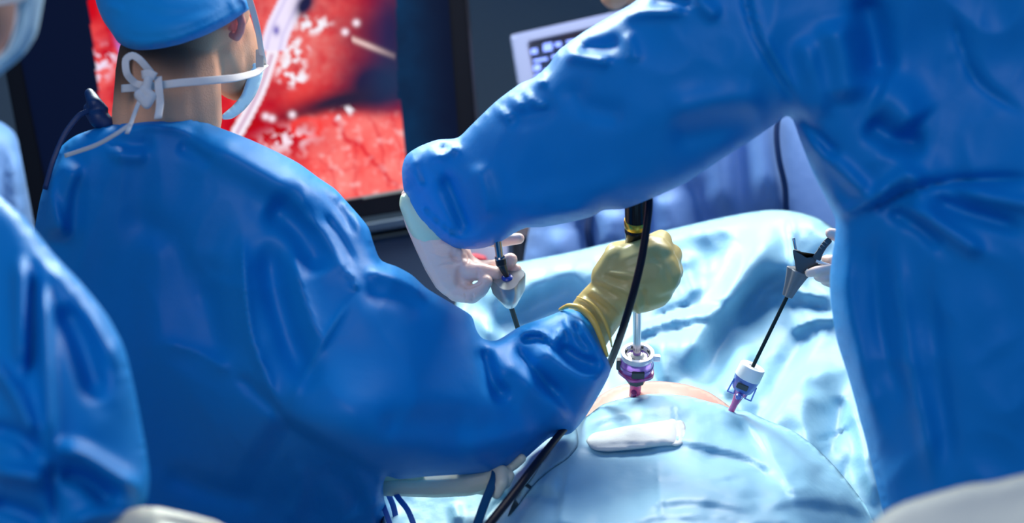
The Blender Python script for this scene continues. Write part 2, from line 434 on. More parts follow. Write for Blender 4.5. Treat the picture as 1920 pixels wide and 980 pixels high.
plate('back_shell', [MP(x, y, 0.012) for x, y in o_out], 0.07, BEZEL, mon, bevel=0.01)

def picture(x, y):
    """colours of the endoscope picture (linear) at picture coordinates"""
    n = len(x)
    def g(cx, cy, rx, ry=None, a=0.0):
        ry = ry or rx; c, s = math.cos(math.radians(a)), math.sin(math.radians(a)); u = (x - cx) * c + (y - cy) * s; v = -(x - cx) * s + (y - cy) * c
        return np.exp(-(u / rx) ** 2 - (v / ry) ** 2)
    nz = np.array([noise.fractal(Vector((a / 60, b / 60, 3)), 1.0, 2.0, 4) for a, b in zip(x, y)])
    n2 = np.array([noise.fractal(Vector((a / 17, b / 17, 9)), 1.0, 2.0, 3) for a, b in zip(x, y)])
    n3 = np.array([abs(noise.noise(Vector((a / 38, b / 38, 5.5)))) for a, b in zip(x, y)])
    col = np.zeros((n, 3))
    def mix(c, k):
        k = np.clip(k, 0, 1)[:, None]; col[:] = col * (1 - k) + np.array(c) * k
    mix((0.70, 0.03, 0.045), np.ones(n))
    mix((0.88, 0.13, 0.12), 0.8 * (0.45 + nz * 0.9) )
    mix((0.42, 0.01, 0.03), 0.9 * (0.15 - nz * 0.9))
    mix((0.85, 0.30, 0.28), g(560, 60, 90, 120, -20) * (0.7 + n2 * 0.5))
    mix((0.75, 0.03, 0.03), g(590, 200, 60, 40) * 0.7)
    # dark bluish hollow running across
    mix((0.012, 0.014, 0.06), g(700, 160, 62, 60) * 1.2); mix((0.03, 0.02, 0.05), g(640, 190, 120, 22, -14) * 1.1)
    mix((0.10, 0.012, 0.05), g(700, 60, 60, 70) * 0.9); mix((0.01, 0.03, 0.12), g(735, 60, 36, 110) * 0.9); mix((0.05, 0.01, 0.03), g(560, 218, 90, 10, -8) * 0.9)
    # lower pink fold with vessels
    low = 1 / (1 + np.exp(-(y - (215 + 0.0006 * (x - 680) ** 2 + nz * 8)) / 4.0)) * (x > 500)
    mix((0.95, 0.17, 0.16), low * np.clip((x - 540) / 60 + 0.2, 0, 1)); mix((1.0, 0.38, 0.35), low * np.clip(0.5 + nz, 0, 1) * 0.7)
    ves = lambda x0, y0, x1, y1, w: np.exp(-(np.abs((y1 - y0) * (x - x0) - (x1 - x0) * (y - y0)) / math.hypot(x1 - x0, y1 - y0) / w) ** 2 + n3 * 0) * ((np.minimum(x0, x1) - 4 < x) & (x < np.maximum(x0, x1) + 4) & (np.minimum(y0, y1) - 4 < y) & (y < np.maximum(y0, y1) + 4))
    qq = np.stack([x + 14 * nz, y + 14 * n2 * 0.6], 1)
    for w_, k_, pl_ in ((4.5, 0.75, [(622, 225), (655, 260), (700, 305), (745, 350)]), (3, 0.5, [(690, 205), (708, 245), (715, 290), (728, 345)]), (3, 0.4, [(655, 262), (668, 310), (664, 370)]), (2.5, 0.35, [(600, 320), (650, 318), (700, 305)]), (2.5, 0.4, [(728, 215), (745, 260), (757, 320)]), (3, 0.4, [(600, 300), (630, 330), (640, 370)]), (2, 0.3, [(560, 300), (610, 290), (655, 262)])):
        dv_, _s, _t = seg_dist(qq, catmull(pl_, 8), False); mix((0.70, 0.02, 0.04), low * np.exp(-(dv_ / w_) ** 2) * k_)
    mix((1.0, 0.62, 0.62), low * np.clip(n2 * 2.2 - 0.35, 0, 1) * 0.5)
    # crimson pocket with rolled edge
    mix((0.50, 0.0, 0.02), g(500, 245, 90, 30, 8) * 1.1); mix((0.95, 0.10, 0.09), np.clip(np.exp(-((np.hypot((x - 575) / 1.5, y - 240) - 17) / 5) ** 2), 0, 1) * 0.8)
    spk = (n2 > 0.12)
    mix((1.0, 0.85, 0.95), g(535, 262, 45, 20, -10) * (n2 > 0.0) * 1.0)
    # left fragment
    mix((0.85, 0.20, 0.20), g(205, 130, 60, 110) * (0.6 + nz)); mix((0.6, 0.02, 0.03), g(170, 10, 25, 40)); mix((0.9, 0.8, 0.98), (g(200, 105, 26, 18) + g(185, 135, 18, 25)) * (n2 > 0.05) * 0.9); mix((0.3, 0.3, 1.0), g(228, 95, 6, 25, -25) * 0.6)
    # specular speckle
    for cx, cy, rx, ry, a in ((585, 45, 36, 20, 0), (545, 130, 28, 34, 20), (550, 90, 30, 22, 10), (560, 150, 20, 10, -30), (640, 212, 30, 10, -20)):
        mix((0.96, 0.92, 1.0), np.clip(g(cx, cy, rx, ry, a) * 1.9 - 0.35, 0, 1) * np.clip(n2 * 9 + 0.1, 0, 1))
    mix((1.0, 0.75, 0.72), np.exp(-(np.abs((105 - 75) * (x - 665) - (738 - 665) * (y - 75)) / 79 / 5) ** 2) * (x > 660) * (x < 742) * 0.8)
    for cx, cy in ((647, 60), (668, 43), (498, 218), (510, 222), (548, 215)): mix((1, 0.85, 0.95), g(cx, cy, 6) * 1.3)
    # instrument: jaw block and two curved prongs
    pr = np.array([(548, 0), (520, 60), (508, 108), (488, 165), (466, 210), (444, 250)], float)
    q = np.stack([x, y], 1); d, s, t = seg_dist(q, catmull(pr, 8), False)
    mix((0.96, 0.88, 0.98), (d < 12) * (y > 90)); mix((0.45, 0.12, 0.30), np.exp(-(d / 2.2) ** 2) * (y > 100) * 0.9)
    mix((0.90, 0.82, 1.0), np.clip((d < 24) * (y < 95), 0, 1)); mix((0.25, 0.22, 0.55), g(518, 57, 6, 9) * 1.2); mix((0.5, 0.45, 0.8), np.exp(-(np.abs(d - 12) / 2) ** 2) * (y < 95) * 0.7); mix((0.02, 0.02, 0.07), g(572, 8, 14, 24, 30) * 1.4)
    lum = col.mean(1, keepdims=True); col[:] = np.clip(lum + (col - lum) * 1.12, 0, 1.2); col[:] = np.where(lum < 0.55, col ** 1.12, col)
    mix((0.02, 0.01, 0.05), np.clip((x - 690) / 60, 0, 1) * (y < 190 + nz * 10) * 0.75); mix((0.01, 0.03, 0.09), g(735, 150, 45, 50) * 0.9)
    # picture border, outside of it the navy screen margin
    lx = 165 + 0.115 * y; rx_ = np.where(y > 187, 750 + (y - 187) * 0.095, 742 + 0.02 * y)
    navy = np.array((0.001, 0.004, 0.022)); out = (x < lx) | (x > rx_)
    glow = np.exp(-((x - rx_) / 55.0) ** 2) * (x > rx_)
    base = navy[None] * (1 + 0 * x[:, None]) + glow[:, None] * np.array((0.0, 0.020, 0.055)) * (1 + 0.5 * nz[:, None])
    lower = y > (372 + (x - 650) * -0.155)
    col[out] = base[out]; col[lower] = (0.25, 0.28, 0.3); col[lower & (y > (376 + (x - 650) * -0.155))] = (0.004, 0.004, 0.008)
    return col
nx_, ny_ = 300, 230
tl, tr, br, bl = [np.array(p, float) for p in o_in]
ss, tt = np.meshgrid(np.linspace(0, 1, nx_), np.linspace(0, 1, ny_)); ss, tt = ss.ravel()[:, None], tt.ravel()[:, None]
XY = (tl * (1 - ss) + tr * ss) * (1 - tt) + (bl * (1 - ss) + br * ss) * tt
SV = PA(XY, np.array([DM(a, b) for a, b in XY]) - 0.002)
fi = [(j * nx_ + i, (j + 1) * nx_ + i, (j + 1) * nx_ + i + 1, j * nx_ + i + 1) for j in range(ny_ - 1) for i in range(nx_ - 1)]
sme = mesh_from('screen', SV, fi); ca = sme.color_attributes.new('picture', 'FLOAT_COLOR', 'POINT')
pc = picture(XY[:, 0], XY[:, 1]); ca.data.foreach_set('color', np.hstack([pc, np.ones((len(pc), 1))]).ravel())
SCR = material('lit_screen', (0.003, 0.003, 0.006), 0.5, spec=0.1); nt = SCR.node_tree; vc = nt.nodes.new('ShaderNodeVertexColor'); vc.layer_name = 'picture'
nt.links.new(vc.outputs['Color'], nt.nodes['Principled BSDF'].inputs['Emission Color']); nt.nodes['Principled BSDF'].inputs['Emission Strength'].default_value = 1.0
link('screen', sme, SCR, mon)
# stand of the monitor
cart = thing('equipment_cabinet', 'slate blue equipment cabinet standing below the large monitor', 'cabinet')
cq = [P(560, 470, 3.25), P(960, 405, 3.25), P(985, 1250, 3.25), P(600, 1320, 3.25)]
plate('cabinet_body', cq, 0.35, SLATE, cart, bevel=0.012)
plate('shelf_edge', [P(556, 440, 3.22), P(960, 374, 3.22), P(962, 392, 3.22), P(558, 458, 3.22)], 0.38, SLATE, cart, bevel=0.004)

# small vital-signs display
vd = thing('patient_monitor', 'small pale framed display on the grey wall behind the raised arm', 'monitor')
VP = lambda x, y, off=0.0: P(x, y, 3.35 + off)
vo = [(957, 66), (1300, -10), (1330, 170), (985, 240)]; vi = [(990, 80), (1270, 18), (1292, 148), (1013, 205)]
frame_mesh('display_frame', vo, vi, 0.01, LILAC, vd, VP, 0.04)
vs = plate('display_glass', [VP(x, y, 0.0) for x, y in vi], 0.03, DARKGLASS, vd)
GLYPH = material('lit_blue_readout', (0.2, 0.3, 0.9), 0.5, emit=((0.25, 0.35, 1.0), 1.1))
random.seed(4)
for (x, y, w, h) in ((995, 92, 12, 10), (1018, 82, 17, 15), (1040, 80, 12, 8), (1000, 112, 26, 5), (1034, 104, 22, 6), (1000, 122, 13, 12), (1020, 130, 16, 6), (1052, 92, 14, 9), (1062, 76, 16, 6), (1002, 140, 12, 5)):
    s = (y and -0.18); plate('readout', [VP(x, y, -0.003), VP(x + w, y + s * w, -0.003), VP(x + w + 1, y + s * w + h, -0.003), VP(x + 1, y + h, -0.003)], 0.002, GLYPH, vd)
plate('display_back', [VP(x, y, 0.03) for x, y in vo], 0.03, LILAC, vd, bevel=0.006)

# pale canister and dark post glimpsed behind the gloved fingers
cn = thing('canister', 'small pale canister with a red patch behind the white gloved fingers', 'canister')
lathe('canister_body', P(905, 560, 2.75), P(893, 455, 2.75), [(0, .050), (.02, .056), (.9, .060), (1, .055)], material('pale_lilac_plastic', (0.55, 0.52, 0.60), 0.5), cn)
organic('red_valve', [[(889, 487, 2.69, 13), (903, 489, 2.69, 12)]], REDP, cn, voxel=0.003, smooth=3)
pst = thing('equipment_stand', 'dark post with tan clamp between the canister and the pale blue gown', 'stand')
lathe('post', P(985, 640, 2.9), P(972, 380, 2.9), [(0, .017), (1, .017)], DARKP, pst)
lathe('clamp', P(977, 448, 2.885), P(972, 424, 2.885), [(0, .020), (.2, .024), (.8, .024), (1, .02)], TAN, pst)

# ------------------------------------------------------------------ people behind
bp = thing('person', 'person in a periwinkle blue gown with dark ties standing beyond the drape', 'person')
organic('body', [[(1160, -70, 2.78, 62), (1155, -25, 2.74, 40)], [(1200, -60, 2.85, 45), (1235, 40, 2.85, 45), (1275, 150, 2.85, 95), (1280, 420, 2.85, 120), (1280, 800, 2.85, 110)],
                 [(1240, 900, 2.85, 75), (1240, 1500, 2.85, 55), (1240, 1930, 2.85, 38)], [(1330, 900, 2.85, 75), (1340, 1500, 2.85, 55), (1340, 1930, 2.85, 38)],
                 [(1280, 780, 2.85, 110), (1240, 900, 2.85, 75)], [(1280, 780, 2.85, 110), (1330, 900, 2.85, 75)]], SKIN, bp, voxel=0.012, smooth=8, balls=[(1165, -95, 2.8, 75, 100, 80, 8), (1150, 2, 2.73, 28, 20, 25, -20)])
relief('gown', [(985, 900), (975, 560), (990, 440), (1020, 330), (1070, 220), (1130, 130), (1200, 70), (1300, 60), (1400, 100), (1480, 170), (1550, 280), (1600, 400), (1640, 560), (1650, 900), (1660, 1500), (980, 1500)],
       [(1000, 500, 2.75), (1300, 300, 2.8), (1560, 500, 2.75), (1300, 900, 2.8), (1300, 1400, 2.8)], PALE, bp, step=14, cap=0.13,
       strokes=[('s', 45, 10, [(1368, 150), (1362, 260), (1368, 330), (1372, 420)], 60), ('s', 55, 14, [(1462, 180), (1464, 300), (1470, 420)], 60), ('r', -30, 16, [(1085, 400), (1105, 440), (1110, 480)]), ('r', 30, 30, [(1160, 390), (1150, 440), (1150, 470)]),
                ('r', 30, 30, [(1410, 170), (1420, 260), (1440, 380)]), ('r', 30, 30, [(1240, 360), (1260, 420), (1250, 460)]), ('r', -30, 20, [(1210, 370), (1205, 440), (1200, 480)]), ('r', 22, 25, [(1040, 420), (1050, 500), (1040, 600)]), ('r', -25, 20, [(1300, 330), (1320, 400), (1330, 440)])])
sweep('tie', [(1462, 190, 2.61), (1456, 250, 2.60), (1461, 300, 2.60), (1472, 350, 2.61), (1475, 420, 2.62)], 5, NAVY, bp, flat=(11, 4))
sweep('tie', [(1108, 380, 2.66), (1103, 430, 2.65), (1113, 490, 2.66)], 5, NAVY, bp, flat=(14, 4))

lp = thing('person', 'person in a pale blue gown beyond the left side of the large monitor', 'person')
organic('body', [[(-60, 90, 3.4, 55), (-50, 200, 3.4, 32), (-60, 330, 3.4, 80), (-60, 800, 3.4, 90)], [(-90, 900, 3.4, 55), (-90, 1600, 3.4, 35)], [(-30, 900, 3.4, 55), (-30, 1600, 3.4, 35)], [(-60, 780, 3.4, 80), (-90, 900, 3.4, 55)], [(-60, 780, 3.4, 80), (-30, 900, 3.4, 55)]], SKIN, lp, voxel=0.014, smooth=6)
relief('gown', [(-160, 1000), (-170, 400), (-120, 250), (-60, 215), (0, 228), (28, 250), (45, 300), (58, 380), (70, 470), (80, 700), (90, 1000), (90, 1300), (-160, 1300)], [(-60, 400, 3.35), (40, 400, 3.35), (-60, 1200, 3.35)], PALE, lp, step=14, cap=0.12,
       strokes=[('r', 20, 14, [(20, 270), (30, 340), (35, 430)]), ('r', -20, 12, [(5, 270), (10, 340), (10, 430)])])

# ------------------------------------------------------------------ patient and drapes
pt = thing('person', 'patient lying down with a strip of bare belly showing between blue drapes', 'person')
relief('body', [(1060, 900), (1070, 800), (1098, 766), (1130, 737), (1170, 720), (1230, 714), (1285, 720), (1330, 735), (1372, 764), (1410, 790), (1480, 850), (1500, 900), (1300, 960), (1150, 960)],
       [(1100, 760, 1.99), (1230, 716, 1.975), (1190, 745, 1.955), (1300, 750, 1.96), (1375, 770, 1.975), (1240, 850, 1.86), (1100, 880, 1.86), (1450, 880, 1.90)], BELLY, pt, step=7, solid=False, curl=0.03, c=60,
       strokes=[('r', -5, 12, [(1165, 742), (1200, 744), (1235, 742)])])

DB = [(880, 500, 2.40), (1100, 460, 2.40), (1300, 425, 2.40), (1450, 393, 2.42), (1580, 440, 2.36), (900, 640, 2.30), (1080, 620, 2.28), (1250, 620, 2.24), (1400, 620, 2.26), (1560, 650, 2.22), (1700, 700, 2.16), (1150, 750, 2.10), (1300, 760, 2.08),
      (1420, 770, 2.06), (1550, 800, 2.06), (1690, 900, 1.98), (1600, 980, 1.93), (1000, 800, 2.08), (850, 880, 2.02), (780, 1000, 1.88), (1200, 1100, 1.86), (1650, 1200, 1.84), (1000, 1100, 1.86)]
big = tag(relief('surgical_drape', [(770, 1120), (760, 930), (800, 700), (855, 560), (872, 508), (900, 504), (975, 490), (1060, 474), (1150, 453), (1250, 431), (1350, 408), (1410, 397), (1450, 393), (1490, 396), (1530, 407), (1562, 427), (1590, 450), (1650, 520), (1740, 700), (1780, 900), (1790, 1150), (1400, 1220)],
       DB, DRAPE, step=7, solid=False, curl=0.06, c=80,
       wrinkle=[(150, -34, 2.0, (1, 0.7)), (60, -12, 7.0, (1, 0.8)), (30, 3, 9.0, (1, 1))],
       strokes=[
        ('r', 40, 34, [(1445, 400), (1420, 480), (1370, 560), (1300, 650), (1260, 720)]), ('f', 19, 10, [(1482, 400), (1486, 440), (1490, 520), (1480, 570)]),
        ('r', -54, 34, [(1500, 510), (1440, 545), (1385, 600), (1345, 660), (1310, 740)]), ('s', 32, 9, [(1520, 500), (1440, 522), (1390, 560), (1335, 600), (1325, 650), (1300, 720)], 60),
        ('r', 27, 20, [(1400, 640), (1385, 700), (1350, 745)]), ('r', -22, 24, [(1545, 590), (1500, 650), (1470, 700), (1425, 775), (1400, 830)]), ('s', 26, 7, [(1410, 850), (1445, 775), (1470, 735), (1500, 700), (1540, 690), (1600, 695)], 50),
        ('r', -32, 30, [(900, 600), (980, 590), (1060, 560), (1100, 530)]), ('r', 32, 26, [(900, 560), (960, 545), (1060, 510), (1120, 490)]), ('r', 22, 20, [(1280, 470), (1290, 520), (1310, 560)]),
        ('f', 16, 8, [(1180, 630), (1260, 600), (1330, 590)]), ('f', -16, 8, [(1190, 640), (1290, 612), (1340, 600)]), ('f', -16, 8, [(1215, 600), (1280, 575), (1370, 570)]), ('r', -22, 18, [(1195, 640), (1225, 700), (1245, 735)]), ('r', 22, 22, [(1260, 620), (1240, 670), (1250, 730)]),
        ('f', 19, 9, [(1420, 560), (1480, 545), (1560, 560)]), ('f', -16, 9, [(1440, 580), (1500, 570), (1570, 585)]), ('f', 16, 8, [(1480, 620), (1530, 600), (1580, 600)]),
        ('r', 30, 30, [(1530, 720), (1510, 780), (1530, 860)]), ('r', -24, 20, [(1580, 740), (1570, 800), (1540, 860)]), ('r', 24, 18, [(1600, 740), (1620, 830), (1650, 950)]), ('f', -6, 8, [(1595, 850), (1580, 900), (1600, 960)]), ('f', -14, 7, [(1520, 830), (1560, 820), (1600, 800)]),
        ('r', 27, 30, [(960, 520), (940, 580), (900, 640)])]),
    'large light blue drape rising behind the patient to a rounded ridge', 'drape')

DF = [(1240, 738, 1.93), (1120, 762, 1.93), (1375, 770, 1.95), (1440, 800, 1.94), (1520, 850, 1.92), (1620, 960, 1.90), (1100, 860, 1.80), (1240, 860, 1.78), (1400, 860, 1.83), (1010, 850, 1.84), (960, 920, 1.80), (1000, 980, 1.68), (1250, 980, 1.61), (1500, 980, 1.72),
      (850, 900, 1.86), (760, 930, 1.86), (760, 1000, 1.80), (900, 1000, 1.75), (1250, 1150, 1.45), (800, 1200, 1.60), (1650, 1150, 1.75)]
DFW = [(130, -12, 4.0, (1, 1)), (55, -6, 11.0, (0.8, 1.2)), (26, 1.6, 9.0, (1, 1))]
DFS = [
        ('s', -16, 5, [(1378, 768), (1415, 815), (1455, 880), (1505, 960)], 60), ('l', 12, 22, [(1240, 820), (1330, 835), (1420, 862), (1510, 935)]), ('r', -9, 14, [(1310, 850), (1390, 868), (1460, 905)]), ('s', 10, 6, [(1330, 985), (1290, 972), (1220, 975), (1160, 990)], 30), ('f', 7, 7, [(1440, 925), (1520, 915), (1590, 935)]), ('f', -7, 7, [(1330, 925), (1400, 935), (1470, 925)]), ('f', 6, 7, [(1290, 960), (1360, 968), (1430, 985)]), ('r', 12, 22, [(1410, 790), (1480, 850), (1540, 920)]), ('r', -12, 16, [(1520, 870), (1560, 920), (1610, 970)]),
        ('s', 20, 7, [(1425, 968), (1370, 952), (1300, 942), (1240, 946), (1195, 968)], 45), ('s', 26, 9, [(1640, 975), (1600, 958), (1540, 945), (1480, 945), (1420, 962)], 50), ('f', 10, 9, [(1380, 990), (1440, 975), (1520, 990)]), ('s', 14, 6, [(1120, 1000), (1060, 985), (980, 990)], 40),
        ('f', 8, 4, [(1232, 850), (1236, 900), (1242, 975)]), ('f', -10, 6, [(1056, 880), (1046, 930), (1036, 985)]), ('f', 8, 5, [(1068, 870), (1060, 930), (1050, 985)]), ('f', 8, 4, [(1264, 740), (1268, 790), (1270, 840)]),
        ('r', -14, 12, [(960, 935), (1010, 925), (1060, 945)]), ('r', 10, 14, [(960, 905), (1010, 900), (1060, 905)]), ('r', -12, 10, [(1070, 845), (1130, 850), (1240, 845), (1290, 835)]), ('r', 8, 20, [(1180, 770), (1240, 765), (1300, 780)]), ('r', -8, 10, [(1100, 812), (1140, 795), (1190, 788)]),
        ('r', -16, 12, [(905, 985), (935, 950), (960, 925)]), ('r', 10, 12, [(850, 940), (860, 980)]), ('f', 6, 6, [(1180, 905), (1260, 890), (1330, 900), (1400, 880)]), ('f', -5, 5, [(1240, 930), (1300, 915), (1360, 925)]), ('f', -6, 6, [(1340, 905), (1370, 900), (1400, 903)])]
front = tag(relief('surgical_drape', [(720, 1150), (715, 960), (705, 895), (740, 860), (850, 850), (950, 840), (1020, 800), (1060, 780), (1095, 782), (1130, 758), (1185, 743), (1240, 736), (1300, 744), (1350, 757), (1376, 768), (1400, 770), (1440, 788), (1485, 806), (1522, 832), (1560, 868), (1600, 916), (1640, 972), (1680, 1050), (1700, 1180), (1200, 1220)],
       DF, DRAPE, step=7, solid=False, curl=0.035, c=70,
       wrinkle=DFW, strokes=DFS),
    'light blue drape sheet over the near side of the belly under the gauze roll', 'drape')
tw = tag(relief('woven_towel', [(952, 968), (968, 930), (996, 896), (1024, 852), (1042, 815), (1058, 786), (1078, 796), (1084, 832), (1064, 858), (1032, 880), (1000, 908), (976, 940)],
       [(x, y, d - 0.004) for x, y, d in DF], TOWEL, step=6, solid=False, c=70, wrinkle=DFW, strokes=DFS),
    'pale blue woven towel patch beside the black cable', 'towel')
GP = [(x, y) for x in (1095, 1150, 1210, 1290) for y in (785, 815, 850)]
GA = [(x, y, float(d) - 0.006) for (x, y), d in zip(GP, rbf(DF, np.array(GP, float), 70))]
gz = thing('gauze_roll', 'thick white folded gauze pad lying on the drape over the belly', 'gauze')
relief('gauze_body', [(1099, 826), (1112, 812), (1140, 806), (1175, 798), (1215, 793), (1250, 786), (1268, 787), (1275, 810), (1272, 832), (1240, 836), (1190, 842), (1140, 846), (1112, 842)], GA, GAUZE, gz, step=4, cap=0.05, flat=1.15,
       strokes=[('f', -3.5, 2.5, [(1104, 826), (1150, 813), (1200, 806), (1255, 800)]), ('f', 2.5, 3, [(1108, 832), (1160, 826), (1210, 828), (1262, 820)]), ('f', -2.5, 3, [(1112, 838), (1170, 832), (1230, 833)]), ('f', -2, 3, [(1115, 822), (1160, 817), (1220, 819)])])
relief('gauze_end', [(1252, 787), (1264, 783), (1280, 788), (1287, 805), (1285, 828), (1270, 836), (1256, 832), (1262, 810)], [(x, y, d - 0.003) for x, y, d in GA], GAUZE, gz, step=3, cap=0.02, strokes=[('f', -2, 2, [(1266, 788), (1272, 808), (1268, 832)]), ('f', -2, 2, [(1276, 790), (1281, 808), (1277, 830)])])

# ------------------------------------------------------------------ trocars and instruments
t1 = thing('trocar', 'clear purple trocar with metal scope shaft standing in the belly skin', 'trocar')
pa, pb = P(1190, 748, 1.972), P(1196, 655, 1.924)
AX1 = (pb - pa).normalized(); T1 = lambda s: pa + AX1 * s
k1 = 1.93 / FPX
lathe('cannula', T1(-0.05), T1(0.0380), [(0, .0080), (.8, .0080), (1, .0085)], MAGENTA, t1, seg=28)
lathe('stopcock', T1(0.0300), T1(0.0420), [(0, .0105), (.2, .013), (.85, .013), (1, .011)], DARKP, t1, seg=8, smooth=False)
lathe('housing', T1(0.0400), T1(0.0760), [(0, .012), (.12, .0185), (.35, .0215), (.5, .0225), (.52, .0235), (.62, .0235), (.64, .0225), (1, .0215)], PURPLE, t1, lobes=(3, 0.03))
lathe('lower_flange', T1(0.0460), T1(0.0540), [(0, .020), (.3, .0245), (.8, .0245), (1, .021)], MAGENTA, t1, lobes=(5, 0.05))
lathe('seal_rim', T1(0.0740), T1(0.0820), [(0, .0165), (0, .0222), (.5, .0232), (1, .0225), (1, .0178), (.5, .0168)], CLEAR, t1, hollow=True)
lathe('inner_seal', T1(0.0720), T1(0.0800), [(0, .0165), (.6, .0165), (.3, .011), (.9, .0065)], material('milky_seal', (0.6, 0.6, 0.55), 0.35), t1)
zc = AX1; xc = zc.cross(F_).normalized(); yc = xc.cross(zc).normalized()
if yc.dot(F_) > 0: yc = -yc
def box_at(name, c, ax, half, mat, parent, bev=0.0008):
    M = Matrix(ax).transposed().to_4x4(); bm = bmesh.new(); bmesh.ops.create_cube(bm, size=2, matrix=Matrix.Translation(c) @ M @ Matrix.Diagonal((*half, 1)))
    bmesh.ops.bevel(bm, geom=list(bm.edges), offset=bev, segments=2, affect='EDGES'); me = bpy.data.meshes.new(name); bm.to_mesh(me); bm.free(); return link(name, me, mat, parent)
for an in range(0, 360, 45):
    r = math.radians(an + 20); dv = xc * math.cos(r) + yc * math.sin(r)
    box_at('rim_notch', T1(0.0825) + dv * 0.0160 - zc * 0.003, (dv, zc.cross(dv), zc), (0.0008, 0.0022, 0.0022), DARKP, t1, 0.0002)
box_at('latch', T1(0.0600) + yc * 0.0228, (xc, yc, zc), (0.0085, 0.0022, 0.0055), DARKP, t1)
box_at('side_tab', T1(0.0720) - xc * 0.0265, (xc, yc, zc), (0.0045, 0.0035, 0.0045), CLEAR, t1)
box_at('side_tab', T1(0.0620) + xc * 0.0250, (xc, yc, zc), (0.003, 0.0045, 0.008), DARKP, t1)
lathe('valve_nozzle', pa + xc * 0.004 + yc * 0.006 + zc * 0.002, pa + xc * 0.003 + yc * 0.012 + zc * 0.022, [(0, .0035), (.1, .0045), (.3, .004), (1, .004)], MAGENTA, t1, seg=20)

sc_ = thing('laparoscope', 'black laparoscope with a gold ring gripped in the yellow gloved fist', 'laparoscope')
pt_, pe = T1(0.062), P(1194.5, 450, 1.822)
ax2 = (pe - pt_); lathe('scope_shaft', pt_, pt_ + ax2 * 1.0, [(0, .0052), (.02, .0056), (1, .0056)], STEEL, sc_, seg=28)
ph, pg_ = P(1195, 520, 1.852), P(1193, 350, 1.77)
lathe('camera_head', ph, pg_, [(0, .006), (.05, .013), (.25, .0150), (.50, .0150), (.52, .0155), (.56, .0155), (.57, .0148), (1, .0148)], material('glossy_black_metal', (0.015, 0.012, 0.012), 0.16, metal=0.3), sc_)
lathe('gold_ring', ph + (pg_ - ph) * 0.575, ph + (pg_ - ph) * 0.655, [(0, .0155), (.1, .0160), (.9, .0160), (1, .0155)], GOLD, sc_)
cb = sweep('camera_cable', [(1210, 300, 1.72), (1216, 350, 1.72), (1217, 385, 1.72), (1212, 430, 1.72), (1202, 490, 1.725), (1186, 555, 1.735), (1169, 612, 1.765), (1150, 665, 1.84), (1128, 712, 1.93), (1095, 760, 1.955), (1070, 790, 1.85), (1040, 825, 1.79), (1003, 872, 1.735), (965, 922, 1.69), (915, 985, 1.64), (840, 1080, 1.58)], 7.6, CABLE, radii=[6.6, 7.2, 7.6, 7.6, 7.0, 6.6, 7.4, 8.2, 9, 9])
tag(cb, 'thick black cable running past the yellow fist and down over the drape', 'cable')

t2 = thing('trocar', 'clear blue trocar with a white cap and dark instrument shaft at the drape edge', 'trocar')
qa, qb = P(1372, 768, 1.965), P(1412, 686, 1.945)
AX2 = (qb - qa).normalized(); T2 = lambda s: qa + AX2 * s; L2 = (qb - qa).length
x2 = AX2.cross(F_).normalized(); y2 = x2.cross(AX2).normalized()
if y2.dot(F_) > 0: y2 = -y2
lathe('cannula', T2(-0.03), T2(0.026), [(0, .0042), (.7, .0046), (1, .0075)], MAGENTA, t2, seg=24)
lathe('funnel', T2(0.020), T2(0.050), [(0, .006), (.3, .010), (.7, .0120), (1, .0125)], material('clear_pink_plastic', (0.60, 0.16, 0.50), 0.15, trans=0.4, coat=0.3), t2, seg=24)
lathe('housing', T2(0.032), T2(0.052), [(0, .0135), (.1, .0150), (.5, .0165), (1, .0180), (1, .0170), (.1, .0135)], CLEARBLUE, t2, hollow=True)
lathe('cap', T2(L2 - 0.019), T2(L2), [(0, .0175), (.05, .0182), (.92, .0178), (1, .0168), (1.0, .006), (.93, .0045)], WHITEP, t2)
for s_, w_ in ((-1, 1), (1, 1)):
    b0, b1 = T2(0.044) + x2 * s_ * 0.0165 + y2 * 0.004, T2(0.024) + x2 * s_ * 0.0175 + y2 * 0.004
    c0, c1 = b1 - x2 * s_ * 0.009, T2(0.044) + x2 * s_ * 0.010 + y2 * 0.006
    bm = bmesh.new()
    for a_, b_ in ((b0, b1), (b1, c0), (c0, c1)): cone_sphere(bm, a_, 0.0011, b_, 0.0011, 1)
    me = bpy.data.meshes.new('grip_loop'); bm.to_mesh(me); bm.free(); link('grip_loop', me, CLEARBLUE, t2)
box_at('latch', T2(0.042) + y2 * 0.0165 + x2 * 0.004, (x2, y2, AX2), (0.008, 0.002, 0.004), DARKP, t2)
lathe('valve', T2(0.027) + y2 * 0.010, T2(0.027) + y2 * 0.020 + x2 * 0.004, [(0, .004), (.8, .0045), (1, .003)], CLEARBLUE, t2, seg=20)

gr = thing('laparoscopic_grasper', 'dark grey lever-handled grasper held at the edge of the big blue gown', 'surgical instrument')
ka, kb = P(1476, 556, 1.915), P(1498, 506, 1.905)
lathe('shaft', T2(L2 - 0.012), ka + (kb - ka) * 0.1, [(0, .0026), (1, .0026)], SHAFT, gr, seg=20)
lathe('rotation_knob', ka, kb, [(0, .0050), (.02, .0066), (.35, .0088), (.75, .0125), (.97, .0150), (1, .0135)], GREYP, gr, seg=64, lobes=(5, 0.13))
prism('handle_body', [(1487, 468), (1500, 470), (1509, 478), (1516, 481), (1524, 480), (1532, 473), (1537, 478), (1538, 487), (1534, 494), (1520, 499), (1512, 505), (1506, 513), (1494, 510), (1490, 490)], 1.90, 0.014, DARKP, gr, bevel=0.002)
prism('lever', [(1524, 481), (1532, 469), (1541, 455), (1552, 445), (1560, 452), (1551, 463), (1543, 476), (1538, 489), (1530, 490)], 1.897, 0.010, DARKP, gr, bevel=0.0015)
